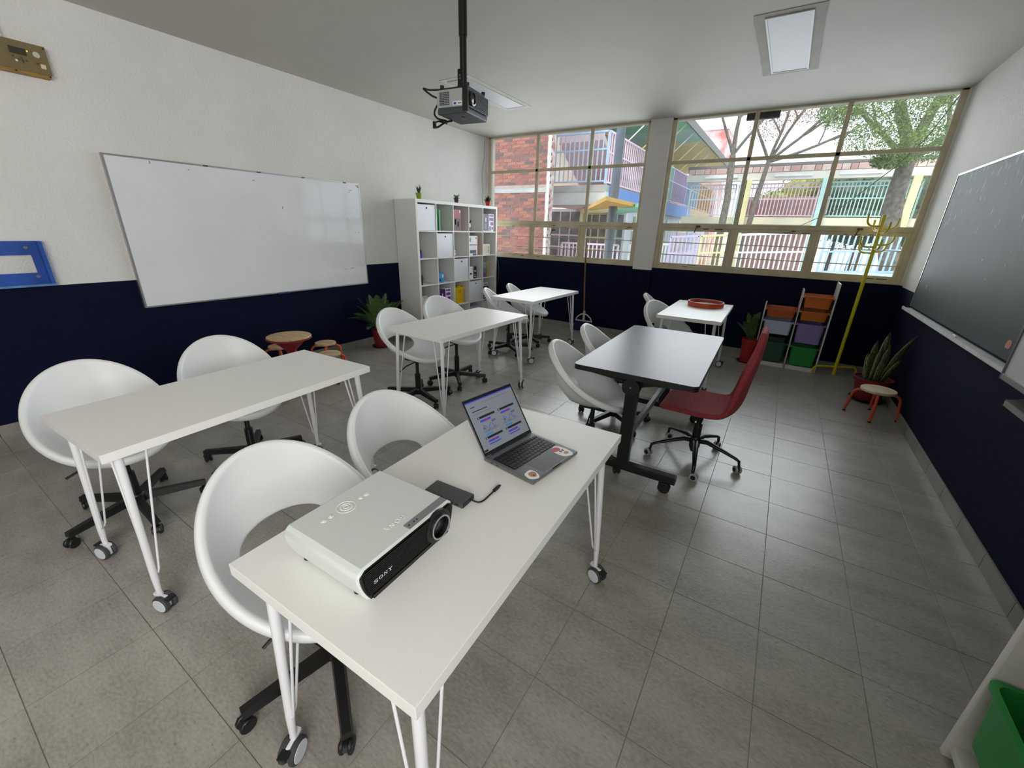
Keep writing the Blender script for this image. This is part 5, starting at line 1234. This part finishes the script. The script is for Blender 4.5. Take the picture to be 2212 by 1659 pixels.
pw = obj('pink_wall', MB().bx(2.4, 5.4, 20, 20.2, -.25, at(1680, 425, 20).z), mat('faded_pink_wall', (226, 196, 196), .8, var=1, rgb2=(206, 150, 140), vscale=3, stretch=(6, 1, .5))); tag(pw, 'faded pink plank wall behind the bridge railing', 'wall')
mu = thing('mural_building', 'white rendered building with red painted patches behind the walkway roof', 'building', (0, 0, 0))
obj('wall', MB().bx(-3, at(1566, 320, 28.5).x, 28.5, 31, -.25, at(1530, 282, 28.5).z), mat('white_wall_red_mural', (232, 216, 220), .8, var=1, rgb2=(204, 128, 118), vscale=1.4), mu)
obj('parapet', MB().bx(-3.05, at(1566, 320, 28.5).x+.05, 28.45, 31, at(1530, 282, 28.5).z, at(1530, 282, 28.5).z+.15), P_WHITE, mu)
pp = thing('pink_portal', 'pink painted portal with pale blue doors beyond the ramp', 'portal', (0, 0, 0))
qa, qb = at(1905, 548, 12.2), at(2020, 548, 12.2)
obj('lintel', MB().bx(qa.x, qb.x+.6, 12.2, 12.4, qa.z-.08, qa.z+.12), P_PINK, pp)
for f in (.05, .55, 1.05): xx = qa.x+(qb.x-qa.x)*f; obj('pillar', MB().bx(xx, xx+.14, 12.2, 12.4, -.25, qa.z-.0805), P_PINK if f > .3 else P_BLUE, pp)
obj('door_leaf', MB().bx(qa.x+.2, qb.x+.4, 12.45, 12.5, -.25, qa.z-.1), WINB, pp)

# --- trees
BARK = mat('grey_brown_bark', (120, 112, 102), .9, var=.3, vscale=14, bump=.8, bscale=30)
def leafcloud(mb, blobs, n, size, seed, droop=0):
    rn = random.Random(seed)
    for k in range(n):
        c, rad = rn.choice(blobs)
        while True:
            v = Vector((rn.uniform(-1, 1), rn.uniform(-1, 1), rn.uniform(-1, 1)))
            if v.length <= 1: break
        p = Vector(c)+Vector((v.x*rad[0], v.y*rad[1], v.z*rad[2]))
        a = Vector((rn.uniform(-1, 1), rn.uniform(-1, 1), rn.uniform(-1, 1)-droop)).normalized(); b = a.cross(Vector((rn.uniform(-1, 1), rn.uniform(-1, 1), rn.uniform(-1, 1)))).normalized(); s = size*rn.uniform(.6, 1.3)
        mb.add([p-a*s, p+b*s*.4, p+a*s, p-b*s*.4], [(0, 1, 2, 3)])
    return mb
def foliage(parent, mb, m): o = obj('foliage', mb, m, parent); o['kind'] = 'stuff'; return o
L_MID = leafmat('tree_leaf_green', (142, 160, 96), (84, 108, 62), 3); L_DARK = leafmat('hedge_leaf_dark', (96, 108, 84), (44, 54, 46), 3); L_YEL = leafmat('hedge_leaf_yellow', (186, 184, 92), (112, 130, 62), 2)
def grow(mb, p, d, L, r, depth, rn, tips):
    pts = [p.copy()]; rr = [r]; n = 5; q = p.copy(); dd = d.copy()
    for i in range(n):
        dd = (dd+Vector((rn.uniform(-.16, .16), rn.uniform(-.16, .16), rn.uniform(-.10, .14)))).normalized(); q = q+dd*L/n; pts.append(q.copy()); rr.append(r*(1-.45*(i+1)/n))
    mb.tube(pts, rr, 6 if depth > 1 else 4, cap=False)
    if depth == 0: tips.append(q); return
    for k in range(3 if depth > 1 else 4):
        i = rn.randint(2, n); nd = (dd+Vector((rn.uniform(-.9, .9), rn.uniform(-.7, .7), rn.uniform(-.45, .6)))).normalized(); grow(mb, pts[i], nd, L*rn.uniform(.55, .8), rr[i]*.6, depth-1, rn, tips)
# bare tree
tb_ = at(1575, 400, 14.5); bt_ = thing('bare_tree', 'leafless branching tree rising behind the bridge roof', 'tree', (0, 0, 0)); rn = random.Random(21); mb = MB(); tips = []
obj('trunk', MB().tube([(tb_.x, 14.5, -.25), (tb_.x+.02, 14.5, 2.5), tuple(at(1583, 335, 14.5))], [.12, .095, .08], 10), BARK, bt_, 60)
p0 = at(1583, 335, 14.5)
grow(mb, p0, Vector((.06, 0, 1)), 1.5, .07, 4, rn, tips); grow(mb, p0, Vector((-.5, 0, 1)).normalized(), 1.2, .05, 3, rn, tips); grow(mb, p0, Vector((.5, 0, .9)).normalized(), 1.4, .05, 3, rn, tips)
o = obj('branches', mb, BARK, bt_); o['kind'] = 'stuff'
t2 = thing('bare_tree', 'slanting bare boughs reaching from the leafy tree side over the bridge roof', 'tree', (0, 0, 0)); mb = MB(); tips = []
q0 = at(1660, 350, 15.5); obj('trunk', MB().tube([(q0.x-.3, 15.5, -.25), (q0.x-.1, 15.5, 2.6), tuple(q0)], [.09, .075, .06], 10), BARK, t2, 60)
for a, L in (((.9, 0, .75), 2.2), ((.95, 0, .35), 2.0), ((.3, 0, 1), 1.8), ((-.3, 0, 1), 1.6), ((.6, 0, 1), 2.0)): grow(mb, q0, Vector(a).normalized(), L, .05, 3, rn, tips)
o = obj('branches', mb, BARK, t2); o['kind'] = 'stuff'
dry = leafcloud(MB(), [(at(1660, 270, 15.5), (.55, .5, .5)), (at(1745, 240, 15.5), (.6, .5, .35))], 2600, .024, 31, 1)
foliage(t2, dry, leafmat('dry_brown_leaf', (176, 132, 104), (120, 92, 76), 4))
# big leafy tree
lt = thing('leafy_tree', 'large tree with thick mottled trunk and light green leaves beside the window', 'tree', (0, 0, 0))
TY_ = 12.0; tp = [at(1925, 600, TY_), at(1918, 500, TY_), at(1935, 420, TY_), at(1960, 345, TY_)]
tr_ = obj('trunk', MB().tube([(tp[0].x+.05, TY_, -.25)]+[tuple(q) for q in tp], [.225, .197, .18, .158, .135], 14), BARK, lt, 60)
mb = MB(); tips = []
for a, L, r in (((-.18, 0, 1), 2.2, .12), ((.28, .1, 1), 2.2, .11), ((.75, 0, .55), 1.6, .09), ((-.8, .2, .6), 1.8, .06)): grow(mb, tp[3], Vector(a).normalized(), L, r, 3, rn, tips)
o = obj('branches', mb, BARK, lt); o['kind'] = 'stuff'
bl = [(at(1870, 230, 11), (.55, .8, .45)), (at(1900, 300, 11), (.55, .7, .25)), (at(1990, 240, 11), (.6, .9, .5)), (at(2050, 210, 11), (.5, .9, .5)), (at(2020, 310, 10.5), (.4, .5, .25)), (at(1950, 190, 11), (.8, .9, .4)), (at(1815, 240, 12), (.35, .5, .25)), (at(1925, 345, 11.6), (.28, .3, .14))]
foliage(lt, leafcloud(MB(), [(c, (r[0]*1.25, r[1], r[2]*1.2)) for c, r in bl], 15000, .027, 41), L_MID)
def hedge(name, lab, blobs, n, size, m, seed):
    t = thing(name, lab, 'hedge', (0, 0, 0)); core = MB()
    for c, rad in blobs:
        bm = bmesh.new(); bmesh.ops.create_icosphere(bm, subdivisions=2, radius=1)
        core.bm(bm, Matrix.Translation(c) @ Matrix.Diagonal((rad[0]*.85, rad[1]*.85, rad[2]*.85, 1)))
    o = obj('inner_mass', core, m, t, 180)
    for c, rad in blobs: obj('stem', MB().tube([(c.x, c.y, -.25), (c.x+.05, c.y, c.z)], [.09, .05], 8), BARK, t, 60)
    foliage(t, leafcloud(MB(), [(c, (r[0]*1.05, r[1]*1.05, r[2]*1.08)) for c, r in blobs], n, size, seed), m)
def hb_(px, py, Y, rx, rz): c = at(px, py, Y); return (c, (rx, .9, rz))
hedge('hedge', 'dense dark green hedge behind the teal bridge railing', [hb_(1830, 425, 21.5, 1.0, .95), (hb_(1890, 430, 21.5, 1.1, 1.05)), hb_(1960, 425, 21.5, 1.2, 1.2), hb_(2030, 425, 21.5, 1.1, 1.2), hb_(1860, 480, 21.5, 1.6, 1.0), hb_(1970, 480, 21.5, 1.8, 1.0)], 9000, .06, L_DARK, 51)
hedge('hedge', 'yellow green leafy hedge above the pink wall', [hb_(1730, 415, 22.5, .9, .7), hb_(1770, 400, 22.5, .7, .7), hb_(1680, 430, 22.5, .8, .35)], 4500, .055, L_YEL, 52)
ow = obj('overhead_wire', MB().tube([tuple(at(2086, 190, 6.9)), tuple(at(2000, 300, 7.6)), tuple(at(1935, 360, 8.2)), tuple(at(1815, 450, 9.5)), tuple(at(1700, 500, 11))], .006, 5), BLK); tag(ow, 'thin black overhead wire slanting down outside the wide window', 'wire')
